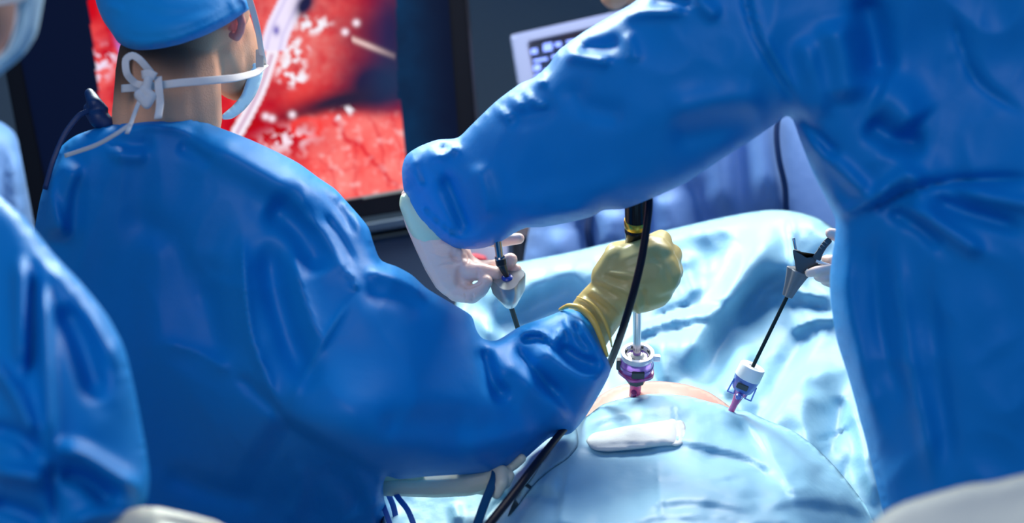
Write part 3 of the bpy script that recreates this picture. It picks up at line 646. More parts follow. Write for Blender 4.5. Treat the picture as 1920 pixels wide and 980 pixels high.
for i, (x, y) in enumerate(((1539, 462), (1544, 457), (1549, 452))): sweep('grip_rib', [(x - 4, y + 1, 1.8905), (x + 2, y + 5, 1.8905)], 1.0, GREYP, gr, seg=8)
sweep('contact_pin', [(1493, 472, 1.90), (1490, 458, 1.90), (1488, 446, 1.90)], 2.6, STEEL, gr)
sweep('ratchet_rod', [(1530, 489, 1.893), (1545, 494, 1.893), (1562, 499, 1.893)], 2.8, WHITEP, gr)
prism('lower_grip', [(1508, 499), (1525, 494), (1545, 496), (1590, 505), (1588, 512), (1545, 504), (1520, 506)], 1.903, 0.009, DARKP, gr, bevel=0.0015)

g2 = thing('laparoscopic_grasper', 'grasper with a grey three-lobed knob and blue button in the white gloved hand', 'surgical instrument')
pk0, pk1 = P(957, 572, 1.87), P(951, 521, 1.843)
def lobed(name, c0, c1, prof, mat, parent, seg=72, amp=0.16, ph0=0.5):
    ax = c1 - c0; z = ax.normalized(); x = z.cross(F_).normalized(); y = z.cross(x); bm = bmesh.new(); rings = []
    for t, r, am in prof:
        rings.append([bm.verts.new(c0 + ax * t + (x * math.cos(2*math.pi*j/seg) + y * math.sin(2*math.pi*j/seg)) * r * (1 + am * math.cos(3 * 2*math.pi*j/seg + ph0))) for j in range(seg)])
    for A, B in zip(rings[:-1], rings[1:]):
        for j in range(seg): bm.faces.new((A[j], A[(j+1) % seg], B[(j+1) % seg], B[j]))
    bm.faces.new(rings[0][::-1]); bm.faces.new(rings[-1]); bmesh.ops.recalc_face_normals(bm, faces=bm.faces)
    me = bpy.data.meshes.new(name); bm.to_mesh(me); bm.free(); me.polygons.foreach_set('use_smooth', [True] * len(me.polygons)); me.set_sharp_from_angle(angle=math.radians(40)); return link(name, me, mat, parent)
lobed('rotation_knob', pk0, pk1, [(0, .0075, .02), (.04, .0092, .04), (.25, .0150, .12), (.45, .0200, .17), (.93, .0225, .17), (1, .0212, .17)], material('silver_grey_plastic', (0.33, 0.33, 0.33), 0.3, metal=0.3), g2, ph0=1.6)
aK = (pk1 - pk0).normalized()
lathe('blue_button', pk1 - aK * 0.001, pk1 + aK * 0.0035, [(0, .0075), (.5, .0075), (.9, .0055), (1, .004)], BUTTON, g2, seg=28)
lathe('shaft', pk0 + aK * 0.002, P(982, 650, 1.96), [(0, .0045), (.06, .0045), (.07, .0034), (1, .0034)], SHAFT, g2, seg=20)
lathe('handle_neck', pk1 + aK * 0.002, P(938, 489, 1.828), [(0, .0030), (.5, .0052), (.9, .0060), (1, .0060)], BLACKP, g2, seg=24)
lathe('handle_grip', P(938, 490, 1.828), P(929, 420, 1.80), [(0, .0062), (.05, .0066), (.12, .0066), (.15, .0050), (1, .0052)], material('smoked_chrome', (0.28, 0.25, 0.26), 0.14, metal=1.0), g2, seg=28)
lathe('finger_collar', P(940.5, 498, 1.828), P(938, 484, 1.826), [(0, .0058), (.15, .0070), (.85, .0072), (1, .0062)], BLACKP, g2, seg=24)

# ------------------------------------------------------------------ operating surgeon, back turned
sg = thing('person', 'surgeon in blue cap and tied face mask, back turned, reaching over the patient', 'person')
head = organic('body', [
    [(300, 30, 1.78, 88), (345, 20, 1.78, 92), (385, 0, 1.80, 90)], [(385, 70, 1.83, 70), (420, 130, 1.87, 44), (440, 160, 1.91, 30)], [(400, 60, 1.86, 78), (440, 100, 1.93, 42)],
    [(310, 110, 1.79, 84), (312, 220, 1.80, 84), (318, 290, 1.83, 60)], [(330, 120, 1.80, 84), (350, 225, 1.81, 68)], [(294, 120, 1.80, 76), (286, 235, 1.81, 78)],
    [(318, 300, 1.82, 60), (300, 420, 1.84, 80), (330, 800, 1.87, 80), (380, 1250, 1.90, 80)], [(400, 420, 1.84, 70), (430, 800, 1.88, 70)],
    [(318, 330, 1.84, 50), (480, 400, 1.82, 50), (610, 560, 1.76, 36), (650, 700, 1.70, 34), (800, 740, 1.72, 30), (960, 690, 1.81, 24), (1050, 660, 1.85, 18)],
    [(300, 330, 1.84, 50), (200, 400, 1.86, 45), (220, 620, 1.88, 36), (400, 850, 1.93, 30), (650, 905, 1.90, 22), (710, 905, 1.85, 18)],
    [(340, 1200, 1.90, 80), (300, 2000, 1.86, 70), (290, 2650, 1.86, 50)], [(440, 1200, 1.90, 80), (480, 2000, 1.86, 70), (490, 2650, 1.86, 50)]],
    SKIN, sg, voxel=0.005, smooth=5, balls=[(330, -10, 1.81, 122, 100, 120, -8), (452, 92, 1.89, 34, 60, 46, 6)])
# stubble and hair colour live in the skin of the head
def paint_hair(o, base, hair):
    me = o.data; n = len(me.vertices); co = np.zeros(n * 3); me.vertices.foreach_get('co', co); co = co.reshape(-1, 3) - NC
    d = co @ NF; x = W_/2 + FPX * (co @ NR) / d; y = H_/2 - FPX * (co @ NU) / d
    line = 150 + 28 * np.sin((x - 260) / 60) - 0.45 * np.maximum(x - 330, 0)
    k = 1 / (1 + np.exp((y - (line - 22)) / 14)); k *= 1 / (1 + np.exp((x - 405 + 0.2 * y) / 16)); k = np.where(x < 250, np.maximum(k, 1 / (1 + np.exp((y - 180) / 14))), k)
    beard = np.exp(-((x - 448) / 22) ** 2 - ((y - 165) / 34) ** 2) * 0.75
    k = np.clip(k + beard, 0, 1)[:, None] * 0.93
    col = np.array(base) * (1 - k) + np.array(hair) * k
    rd = np.clip(np.exp(-((x - 446) / 16) ** 2 - ((y - 60) / 22) ** 2), 0, 1)[:, None] * 0.5; col = col * (1 - rd) + np.array((0.75, 0.22, 0.16)) * rd
    at = me.color_attributes.new('tone', 'FLOAT_COLOR', 'POINT'); at.data.foreach_set('color', np.hstack([col, np.ones((n, 1))]).ravel())
SKH = material('skin_with_stubble', (0.6, 0.33, 0.2), 0.5, spec=0.35, bump=[(450, 0.0012, 0.5, (1, 1, 1))]); nt = SKH.node_tree; vc = nt.nodes.new('ShaderNodeVertexColor'); vc.layer_name = 'tone'
nt.links.new(vc.outputs['Color'], nt.nodes['Principled BSDF'].inputs['Base Color']); head.data.materials.clear(); head.data.materials.append(SKH); paint_hair(head, (0.95, 0.47, 0.27), (0.035, 0.02, 0.014))
organic('ear', [[(434, 12, 1.755, 9), (448, 24, 1.75, 9), (454, 42, 1.752, 8), (451, 58, 1.757, 8), (444, 70, 1.762, 8), (436, 66, 1.768, 8)], [(430, 20, 1.775, 12), (436, 50, 1.775, 11)], [(448, 30, 1.77, 9), (446, 60, 1.775, 8)]], material('pink_ear_skin', (0.92, 0.38, 0.30), 0.5, sss=0.2), sg, voxel=0.0015, smooth=3)
relief('surgical_cap', [(176, -40), (180, 5), (193, 38), (208, 60), (222, 80), (240, 90), (262, 94), (300, 91), (340, 82), (385, 66), (425, 46), (455, 26), (470, 14), (468, -10), (472, -60), (440, -120), (380, -150), (300, -160), (220, -130), (185, -90)],
       [(185, 0, 1.79), (330, -80, 1.80), (468, -10, 1.77), (225, 75, 1.74), (300, 85, 1.705), (380, 66, 1.70), (440, 36, 1.73), (460, -100, 1.80), (200, -100, 1.80)], CAPM, sg, step=6, cap=0.16, flat=1.2,
       strokes=[('f', 2.5, 5, [(215, 62), (262, 80), (330, 72), (400, 44), (462, 8)]), ('f', -2.5, 4, [(212, 50), (262, 70), (330, 62), (400, 34), (460, -2)]), ('r', 5, 9, [(195, 8), (212, 14), (232, 22)]), ('r', -3, 10, [(240, 10), (320, 30), (420, 10)]), ('f', 5, 6, [(432, -10), (440, 20), (452, 30)])])
MASKD = 1.84
relief('face_mask', [(418, 224), (416, 216), (436, 198), (452, 178), (462, 150), (472, 120), (482, 112), (494, 122), (490, 150), (478, 180), (458, 206), (436, 222)], [(420, 220, 1.86), (460, 190, 1.90), (485, 130, 1.90)], MASKM, sg, step=4, cap=0.03)
S = lambda n, pts, w: sweep(n, pts, 3, STRAP, sg, flat=(w, 3), step=5)
S('mask_strap', [(496, 122, 1.845), (480, 136, 1.80), (440, 146, 1.745), (390, 151, 1.715), (340, 155, 1.705), (305, 159, 1.705), (270, 163, 1.715), (228, 166, 1.735)], 15)
S('mask_strap', [(462, -20, 1.73), (474, 20, 1.745), (484, 60, 1.77), (490, 95, 1.82), (495, 124, 1.85)], 12)
S('strap_bow', [(283, 136, 1.70), (262, 112, 1.69), (248, 104, 1.69), (236, 112, 1.69), (238, 138, 1.69), (254, 156, 1.70), (268, 160, 1.70)], 14)
S('strap_bow', [(296, 144, 1.695), (298, 168, 1.69), (300, 195, 1.69), (296, 222, 1.67)], 15)
S('strap_bow', [(266, 140, 1.692), (280, 138, 1.688), (292, 144, 1.69)], 16)
S('strap_end', [(262, 188, 1.69), (254, 208, 1.68), (246, 230, 1.655), (238, 250, 1.64)], 8)
S('strap_end', [(246, 232, 1.65), (216, 252, 1.65), (180, 272, 1.665), (122, 292, 1.70)], 8)
organic('strap_knot', [[(262, 178, 1.69, 11), (275, 196, 1.688, 9), (284, 180, 1.69, 10), (270, 168, 1.69, 9)], [(278, 150, 1.69, 9), (274, 172, 1.69, 8)]], STRAP, sg, voxel=0.0012, smooth=2)
box_at('strap_buckle', P(487, 110, 1.83), (R_, F_, U_), (0.0050, 0.0015, 0.012), material('translucent_tab', (0.55, 0.58, 0.55), 0.5), sg)

SL = [(715, 487), (745, 500), (770, 515), (850, 568), (893, 620), (905, 635), (930, 638), (975, 600), (1062, 560), (1200, 600), (1200, 800), (1000, 920), (745, 915), (620, 860), (530, 782), (590, 690), (655, 550)]
gownL = relief('gown', [(60, 1350), (50, 1000), (55, 700), (62, 480), (66, 425), (76, 370), (92, 320), (112, 278), (140, 255), (180, 240), (210, 232), (240, 220), (290, 212), (330, 211), (368, 221), (400, 235), (430, 246), (470, 262), (520, 285), (560, 306), (600, 335), (628, 354), (652, 380), (690, 425), (700, 455), (714, 487), (745, 500), (772, 515), (800, 540), (850, 570), (884, 592), (893, 618), (905, 634), (930, 638), (975, 612), (1030, 592), (1062, 580), (1088, 582), (1108, 602), (1124, 635), (1136, 665), (1145, 690), (1140, 708), (1120, 745), (1095, 785), (1070, 812), (1032, 820), (1000, 846), (960, 880), (935, 888), (870, 889), (800, 893), (748, 898), (724, 893), (718, 915), (722, 950), (716, 1000), (730, 1350)],
       [(300, 240, 1.79), (150, 300, 1.80), (300, 450, 1.82), (120, 600, 1.86), (560, 400, 1.77), (640, 420, 1.77), (660, 560, 1.74), (620, 700, 1.71), (620, 800, 1.69), (760, 700, 1.72), (760, 860, 1.71), (900, 740, 1.77), (1000, 700, 1.82), (1062, 580, 1.83), (1090, 620, 1.81), (1138, 690, 1.80), (1080, 780, 1.83), (1000, 800, 1.82), (300, 900, 1.86), (560, 960, 1.90), (690, 1000, 1.90), (400, 1300, 1.9)],
       GOWN, sg, step=7, cap=0.115, flat=0.7, split=[('sleeve', SL)],
       wrinkle=[(190, -22, 1.0, (1, 0.5)), (75, -6, 5.0, (1, 0.5))],
       strokes=[
        ('s', -40, 10, [(505, 765), (560, 800), (640, 850), (745, 903)], 130),
        # collar and back
        ('r', 9, 9, [(215, 250), (270, 236), (330, 240), (370, 252)]), ('r', -8, 8, [(300, 225), (340, 232), (380, 246)]), ('r', -9, 12, [(195, 262), (250, 272), (290, 268)]), ('r', 11, 13, [(200, 282), (240, 292), (280, 292)]), ('r', -10, 14, [(330, 270), (370, 290), (400, 310)]), ('r', 14, 30, [(400, 250), (480, 310), (560, 370)]),
        ('s', 22, 8, [(100, 290), (102, 360), (128, 450)], 30), ('s', 26, 10, [(160, 300), (135, 360), (128, 460)], -1 and 60), ('r', -10, 30, [(230, 380), (330, 470), (400, 600)]), ('r', 12, 40, [(300, 420), (290, 560), (300, 700)]),
        # shoulder
        ('l', 14, 16, [(700, 452), (650, 385), (590, 335), (530, 300)]), ('r', -14, 10, [(540, 305), (600, 350), (645, 400), (672, 450)]), ('r', 16, 34, [(350, 245), (440, 300), (540, 350), (610, 420)]), ('r', -30, 30, [(490, 385), (535, 405), (575, 450), (600, 520)]), ('f', 10, 14, [(565, 395), (600, 430), (630, 480), (655, 525)]), ('f', -10, 8, [(600, 395), (635, 440), (668, 500)]),
        ('f', 12, 8, [(650, 505), (662, 520), (668, 545)]), ('r', 16, 14, [(680, 505), (740, 520), (810, 552)]), ('r', -8, 16, [(675, 545), (740, 560), (800, 590)]),
        ('f', 22, 20, [(455, 430), (460, 540), (475, 640), (530, 775)]), ('r', -24, 26, [(505, 440), (515, 540), (545, 640), (590, 740)]), ('f', 14, 18, [(545, 460), (575, 570), (610, 660)]), ('r', -14, 34, [(400, 470), (395, 580), (420, 690)]), ('f', 9, 8, [(665, 548), (600, 650), (535, 775)]), ('r', -10, 12, [(440, 700), (490, 745), (540, 790)]), ('f', 10, 18, [(300, 640), (370, 660), (440, 700)]),
        ('r', 10, 16, [(560, 860), (565, 920), (540, 985)]), ('r', -14, 20, [(600, 870), (640, 900), (690, 960)]), ('r', 12, 14, [(650, 870), (680, 900), (700, 960)]), ('f', 8, 6, [(640, 985), (690, 950), (716, 930)]), ('r', -14, 24, [(300, 880), (400, 920), (500, 940)]),
        # forearm sleeve
        ('l', 26, 26, [(1074, 800), (1030, 745), (985, 690), (945, 648)]), ('l', 26, 24, [(1142, 706), (1088, 706), (1040, 672), (1004, 640)]), ('r', -26, 15, [(900, 645), (925, 720), (955, 755)]), ('r', -22, 14, [(955, 650), (1000, 700), (1050, 745)]), ('r', -20, 13, [(1045, 645), (1080, 670), (1130, 688)]),
        ('f', 14, 6, [(962, 630), (1000, 618), (1040, 640), (1062, 600)]), ('r', -16, 7, [(975, 640), (1010, 632), (1030, 645)]), ('f', 12, 5, [(1085, 590), (1100, 625), (1125, 665)]), ('r', -12, 6, [(1075, 600), (1088, 635), (1110, 660)]), ('f', 10, 5, [(1060, 590), (1068, 615), (1080, 640)]), ('f', -10, 5, [(1052, 600), (1056, 620), (1070, 640)]),
        ('r', 14, 26, [(860, 850), (940, 825), (1020, 800)]), ('r', -12, 30, [(700, 800), (800, 790), (900, 800)]), ('f', 7, 8, [(930, 870), (980, 840), (1040, 812)])])
organic('knotted_collar_tie', [[(172, 205, 1.80, 16), (186, 222, 1.79, 20), (200, 232, 1.79, 16)], [(168, 175, 1.80, 10), (178, 195, 1.79, 15), (196, 205, 1.79, 8)]], NAVY, sg, voxel=0.002, smooth=3)
sweep('collar_tie', [(176, 205, 1.79), (150, 215, 1.78), (122, 250, 1.77), (100, 300, 1.76), (84, 355, 1.76)], 4, NAVY, sg, flat=(10, 4))
for nm, pts, w in (('waist_tie', [(716, 890, 1.85), (726, 920, 1.84), (738, 950, 1.83), (748, 1000, 1.82)], 11), ('waist_tie', [(708, 915, 1.83), (718, 945, 1.82), (732, 985, 1.81), (740, 1020, 1.80)], 10), ('waist_tie', [(728, 895, 1.84), (745, 930, 1.80), (764, 955, 1.78), (776, 985, 1.77), (784, 1030, 1.76)], 11)):
    sweep(nm, pts, 4, TIE, sg, flat=(w, 3))
# yellow gloved right hand: palm, five fingers closed round the scope
organic('yellow_glove', [
    [(1088, 650, 1.86, 40), (1100, 615, 1.85, 50), (1124, 580, 1.835, 50), (1150, 550, 1.82, 46), (1185, 520, 1.81, 50)], [(1185, 520, 1.81, 50), (1222, 512, 1.81, 56), (1240, 515, 1.825, 40)], [(1185, 500, 1.81, 46), (1220, 486, 1.81, 48)], [(1200, 545, 1.81, 44), (1225, 540, 1.815, 40)],
    [(1140, 520, 1.815, 34), (1158, 486, 1.81, 30)],
    [(1228, 475, 1.82, 36), (1240, 450, 1.845, 21), (1222, 452, 1.885, 15), (1192, 462, 1.875, 13)],
    [(1238, 492, 1.82, 36), (1258, 478, 1.85, 23), (1244, 480, 1.905, 15), (1196, 486, 1.89, 14)],
    [(1240, 515, 1.82, 36), (1260, 508, 1.855, 23), (1244, 514, 1.91, 15), (1198, 516, 1.895, 14)],
    [(1232, 535, 1.82, 34), (1248, 536, 1.855, 21), (1232, 545, 1.90, 14), (1200, 546, 1.89, 13)],
    [(1158, 490, 1.81, 30), (1154, 474, 1.82, 22), (1172, 464, 1.845, 15), (1192, 458, 1.85, 12)]],
    YELLOW, sg, voxel=0.0022, smooth=14)
# creases of the loose glove wrist, as rolled ridges
def crease_mesh(o, lines, amp, w):
    me = o.data; n = len(me.vertices); co = np.zeros(n * 3); me.vertices.foreach_get('co', co); co = co.reshape(-1, 3); nr = np.zeros(n * 3); me.vertices.foreach_get('normal', nr); nr = nr.reshape(-1, 3)
    r = co - NC; d = r @ NF; q = np.stack([W_/2 + FPX * (r @ NR) / d, H_/2 - FPX * (r @ NU) / d], 1); facing = np.clip(-(nr @ NF) * 2, 0, 1); z = np.zeros(n)
    for a, ww, pts in lines:
        dd, s, t = seg_dist(q, catmull(pts, 6), False); tp = np.clip(np.minimum(t, 1 - t) / 0.25, 0, 1); z += a * np.exp(-(dd / ww) ** 2) * (tp * tp * (3 - 2 * tp))
    co += nr * (z * facing)[:, None] / 1000 * amp; me.vertices.foreach_set('co', co.ravel()); me.update()
yg = [o for o in bpy.data.objects if o.name.startswith('yellow_glove')][0]
crease_mesh(yg, [(2.6, 4, [(1135, 505), (1150, 512), (1180, 516), (1205, 520)]), (-2.4, 4, [(1128, 512), (1150, 522), (1185, 530)]), (2.6, 4, [(1118, 520), (1140, 532), (1175, 545), (1196, 560)]), (-2.4, 4, [(1110, 530), (1135, 545), (1165, 560)]), (2.4, 4, [(1100, 540), (1125, 553), (1155, 575), (1170, 600)]), (-2.4, 4, [(1092, 548), (1115, 565), (1145, 590)]), (2.4, 4, [(1085, 556), (1108, 572), (1135, 600), (1150, 630)]),
                 (-2.4, 4, [(1075, 562), (1100, 580), (1125, 610)]), (-2.5, 6, [(1200, 535), (1210, 565), (1208, 590)]), (2, 6, [(1186, 550), (1196, 575), (1196, 595)]), (-1.5, 6, [(1215, 470), (1245, 500), (1255, 540)]), (1.5, 9, [(1200, 470), (1235, 462), (1262, 478)])], 1.5, 4)
sweep('glove_rim', [(1050, 580, 1.835), (1064, 573, 1.815), (1084, 575, 1.80), (1102, 588, 1.79), (1116, 608, 1.785), (1127, 634, 1.785), (1139, 668, 1.79)], 5, ROLL, sg, seg=10, radii=[3, 5, 6, 6, 5.5, 5, 3])
sweep('glove_rim', [(1082, 556, 1.81), (1098, 562, 1.79), (1118, 578, 1.78), (1134, 602, 1.775), (1144, 632, 1.78), (1147, 650, 1.79)], 3, ROLL, sg, seg=10, radii=[1, 3, 3.6, 3.6, 3, 1.5])
# gloved left hand under the sleeve
organic('cream_glove', [[(700, 905, 1.8200, 24), (760, 906, 1.8100, 25), (820, 906, 1.8000, 27), (880, 903, 1.7900, 27), (915, 896, 1.7850, 22)],
    [(912, 888, 1.7850, 16), (940, 884, 1.7700, 14), (941, 905, 1.7550, 12.5), (931, 925, 1.7550, 11)], [(915, 880, 1.7900, 16), (948, 882, 1.7850, 12), (956, 892, 1.7700, 10), (948, 908, 1.7600, 9)],
    [(915, 875, 1.7950, 15), (950, 876, 1.7900, 12), (964, 870, 1.7850, 11), (978, 859, 1.7800, 9.5)], [(915, 880, 1.8000, 14), (950, 862, 1.8100, 10), (975, 850, 1.8100, 8)], [(890, 912, 1.7900, 14), (912, 920, 1.7900, 9), (928, 916, 1.7800, 8)]], CREAM, sg, voxel=0.0018, smooth=5)
relief('glove_cuff', [(700, 880), (790, 882), (797, 905), (794, 930), (780, 924), (765, 908), (745, 904), (700, 915)], [(700, 900, 1.8100), (790, 905, 1.8020)], CUFFM, sg, step=5, cap=0.03)
bc = sweep('tubing', [(930, 850, 1.80), (929, 890, 1.765), (920, 915, 1.75), (908, 945, 1.735), (894, 985, 1.71), (870, 1060, 1.66)], 8, BLUECABLE, flat=(17, 9))
tag(bc, 'flat teal blue tube hanging from under the surgeon\'s sleeve beside the cream gloved fingers', 'tube')

# ------------------------------------------------------------------ near surgeon, arm stretched across
rs = thing('person', 'large blue gowned surgeon close by, arm stretched across holding a grasper', 'person')
organic('body', [[(1800, -420, 1.45, 150), (1790, -230, 1.45, 90), (1760, -60, 1.54, 80), (1800, 300, 1.57, 100), (1820, 900, 1.58, 100), (1840, 1300, 1.60, 100)],
    [(1700, -40, 1.56, 60), (1480, 80, 1.60, 55), (1250, 190, 1.66, 48), (1050, 290, 1.74, 42), (920, 345, 1.81, 28), (850, 380, 1.865, 16)],
    [(1850, 0, 1.56, 60), (1900, 350, 1.64, 50), (1760, 520, 1.80, 45), (1640, 510, 1.93, 30)],
    [(1760, 1300, 1.60, 90), (1740, 2200, 1.56, 90), (1740, 2950, 1.56, 60)], [(1900, 1300, 1.60, 90), (1920, 2200, 1.56, 90), (1920, 2950, 1.56, 60)]], SKIN, rs, voxel=0.009, smooth=6, balls=[(1790, -480, 1.45, 150, 190, 170, 0)])
SR = [(1290, -300), (1385, -300), (1385, 0), (1430, 80), (1485, 190), (1490, 225), (1300, 400), (1000, 500), (700, 500), (700, 200), (1000, 50)]
gownR = relief('gown', [(1330, -240), (1290, -120), (1240, -45), (1190, 3), (1150, 27), (1100, 56), (1066, 80), (1044, 98), (1030, 120), (1002, 145), (975, 157), (930, 190), (882, 236), (858, 258), (820, 262), (785, 275), (762, 291), (754, 315), (756, 350), (766, 385), (782, 414), (812, 441), (850, 463), (880, 467), (905, 465), (935, 455), (968, 435), (986, 427), (1020, 425), (1070, 416), (1112, 405), (1130, 394), (1170, 391), (1230, 368), (1290, 340), (1350, 300), (1410, 262), (1452, 234), (1474, 218), (1486, 224), (1500, 262), (1525, 325), (1550, 375), (1566, 410), (1566, 440), (1560, 480), (1556, 520), (1558, 570), (1570, 640), (1590, 705), (1611, 780), (1632, 860), (1652, 945), (1690, 1100), (1740, 1400), (2250, 1400), (2250, -240)],
       [(1700, 100, 1.56), (1950, 100, 1.50), (1750, 500, 1.56), (2000, 500, 1.48), (1600, 300, 1.58), (1450, 100, 1.58), (1250, 190, 1.63), (1100, 260, 1.70), (950, 340, 1.79), (800, 350, 1.86), (1600, 600, 1.62), (1650, 900, 1.62), (1850, 900, 1.56), (2000, 1200, 1.55)],
       GOWN, rs, step=8, cap=0.125, flat=0.75, split=[('sleeve', SR)],
       wrinkle=[(210, -26, 21.0, (1, 0.6)), (80, -7, 25.0, (1, 0.7))],
       strokes=[
        # cuff end
        ('f', 16, 7, [(860, 264), (845, 286), (825, 296), (806, 284)]), ('r', -14, 9, [(868, 262), (840, 270), (822, 278)]), ('r', 14, 9, [(768, 290), (776, 320), (790, 360)]), ('r', -18, 14, [(830, 310), (850, 360), (870, 420), (880, 450)]), ('r', 14, 18, [(890, 300), (910, 360), (915, 420)]), ('r', 10, 8, [(775, 385), (820, 420), (860, 450)]), ('f', -8, 5, [(790, 380), (830, 420), (870, 448)]), ('r', -12, 22, [(820, 330), (870, 400), (900, 440)]),
        # top edge highlights
        ('r', 18, 12, [(1055, 100), (1100, 108), (1150, 118)]), ('r', -14, 12, [(1080, 90), (1130, 88), (1170, 75)]), ('r', 16, 9, [(1018, 130), (1012, 150), (1010, 165)]), ('f', 14, 7, [(985, 170), (1000, 195), (1030, 198)]), ('r', 16, 12, [(1160, 30), (1220, 22), (1290, 20)]), ('r', -14, 10, [(1215, 2), (1260, 4), (1300, 6)]), ('r', 10, 8, [(930, 200), (945, 215), (960, 225)]), ('r', 10, 8, [(960, 178), (970, 195), (985, 205)]), ('r', -10, 16, [(950, 235), (1000, 215), (1050, 200)]),
        ('r', 10, 14, [(1170, 60), (1185, 95), (1190, 120)]), ('r', -12, 24, [(1060, 150), (1100, 200), (1180, 220)]), ('r', 14, 14, [(1300, -20), (1320, 10), (1350, 35)]), ('r', 10, 30, [(980, 380), (1080, 370), (1200, 340)]), ('r', 12, 16, [(965, 418), (1020, 408), (1110, 392)]), ('r', 12, 30, [(1240, 210), (1330, 190), (1450, 195)]), ('r', -12, 30, [(1250, 260), (1340, 240), (1430, 215)]),
        # armhole seam and torso folds
        ('f', -14, 6, [(1385, -60), (1410, 50), (1450, 130), (1500, 205)]), ('f', 7, 6, [(1400, -60), (1425, 50), (1465, 130), (1512, 200)]), ('r', -20, 12, [(1488, 205), (1530, 255), (1575, 300)]), ('r', 16, 16, [(1500, 240), (1560, 300), (1640, 380)]), ('r', 16, 16, [(1500, 290), (1540, 350), (1575, 400)]), ('r', -12, 10, [(1495, 250), (1525, 310), (1560, 380)]),
        ('r', -30, 30, [(1620, -20), (1640, 70), (1650, 160)]), ('r', 26, 34, [(1560, 30), (1580, 120), (1590, 200)]), ('r', 24, 40, [(1640, 170), (1680, 190), (1720, 240)]), ('r', -26, 24, [(1620, 225), (1680, 260), (1740, 270)]), ('r', 14, 22, [(1500, 60), (1530, 150), (1540, 230)]),
        # waist seam with gathers
        ('f', -22, 10, [(1566, 414), (1640, 388), (1720, 352), (1820, 336), (1960, 334)]), ('r', 14, 16, [(1640, 370), (1700, 330), (1740, 350)]), ('r', 16, 14, [(1560, 405), (1620, 385), (1670, 350)]), ('r', -18, 14, [(1660, 392), (1720, 420), (1770, 470)]), ('r', 18, 16, [(1690, 385), (1760, 420), (1850, 480)]), ('r', -16, 14, [(1740, 370), (1820, 400), (1920, 430)]), ('r', 14, 14, [(1780, 350), (1860, 370), (1960, 390)]),
        ('r', 14, 18, [(1590, 430), (1590, 560), (1620, 700), (1660, 860)]), ('r', -12, 16, [(1640, 430), (1650, 600), (1690, 760)]), ('r', 12, 16, [(1680, 440), (1700, 640), (1740, 840), (1752, 930)]), ('r', -10, 20, [(1740, 480), (1760, 700), (1790, 900)]),
        ('f', -10, 10, [(1780, 20), (1830, 150), (1930, 220)])])
organic('white_glove', [
    [(776, 372, 1.885, 26), (790, 408, 1.885, 34), (812, 450, 1.88, 38), (832, 486, 1.875, 41), (848, 520, 1.87, 37), (862, 540, 1.865, 27)],
    [(840, 470, 1.875, 38), (862, 486, 1.87, 26)],
    [(858, 542, 1.865, 25), (884, 552, 1.85, 18), (900, 543, 1.842, 15.5), (912, 527, 1.836, 12.5)],
    [(858, 500, 1.865, 27), (882, 510, 1.855, 18.5), (905, 509, 1.848, 16), (928, 513, 1.848, 14), (944, 522, 1.858, 12)],
    [(862, 490, 1.87, 20), (895, 503, 1.872, 14), (935, 509, 1.872, 13), (958, 512, 1.864, 12.5), (968, 505, 1.86, 11)],
    [(862, 480, 1.878, 18), (888, 496, 1.885, 9), (925, 499, 1.872, 13), (944, 496, 1.858, 15), (957, 487, 1.85, 14)],
    [(840, 440, 1.88, 30), (868, 462, 1.878, 13), (878, 482, 1.876, 8), (905, 500, 1.872, 8)],
    [(835, 430, 1.89, 28), (885, 440, 1.90, 16), (930, 452, 1.895, 13), (955, 449, 1.885, 12), (973, 447, 1.88, 11)]],
    LATEX, rs, voxel=0.0017, smooth=4)
wg = [o for o in bpy.data.objects if o.name.startswith('white_glove')][0]
crease_mesh(wg, [(-3.2, 4, [(866, 540), (885, 534), (908, 526)]), (-2.4, 5, [(866, 492), (860, 515), (862, 540)]), (-1.6, 3, [(876, 470), (880, 488), (872, 500)]), (1.6, 5, [(850, 462), (862, 472), (872, 484)]), (-1.6, 2.2, [(884, 548), (887, 556), (885, 566)]), (-1.2, 2.0, [(870, 545), (873, 560), (868, 570)]), (-1.4, 2.2, [(893, 500), (896, 510), (894, 522)]), (1.4, 4, [(868, 462), (862, 480), (870, 500)]), (-1.8, 4, [(870, 500), (866, 520), (868, 540)]), (1.2, 3, [(850, 470), (860, 478), (868, 482)]), (-1.2, 3, [(846, 478), (856, 486), (866, 490)]), (-0.9, 3, [(820, 500), (840, 495), (855, 500)]), (0.9, 3, [(800, 470), (825, 480), (850, 478)]), (0.9, 3, [(845, 548), (855, 560), (864, 566)])], 1.0, 3)
relief('glove_cuff', [(752, 366), (764, 362), (850, 440), (862, 466), (835, 462), (812, 464), (792, 460), (772, 440), (758, 410), (749, 385)], [(760, 380, 1.87), (850, 460, 1.865), (790, 430, 1.868)], CUFFM, rs, step=5, cap=0.03, flat=1.1)
organic('sleeve', [[(1850, 60, 1.58, 90), (1890, 350, 1.66, 85), (1770, 510, 1.80, 70), (1690, 515, 1.885, 54)]], GOWN, rs, voxel=0.006, smooth=6)
organic('white_glove', [[(1700, 520, 1.90, 34), (1650, 500, 1.92, 38), (1615, 500, 1.91, 38)], [(1615, 470, 1.91, 22), (1585, 450, 1.90, 14), (1566, 440, 1.893, 12), (1557, 437, 1.89, 10.5)],
    [(1600, 515, 1.905, 18), (1570, 517, 1.895, 13), (1545, 519, 1.89, 12.5), (1536, 517, 1.89, 11.5)], [(1600, 505, 1.90, 18), (1560, 503, 1.885, 9), (1530, 508, 1.882, 10), (1517, 512, 1.885, 8.5)], [(1600, 528, 1.92, 16), (1570, 532, 1.91, 12), (1548, 525, 1.90, 11)], [(1610, 490, 1.90, 18), (1580, 488, 1.895, 12), (1560, 488, 1.905, 11), (1548, 486, 1.915, 9)]], LATEX, rs, voxel=0.0018, smooth=4)

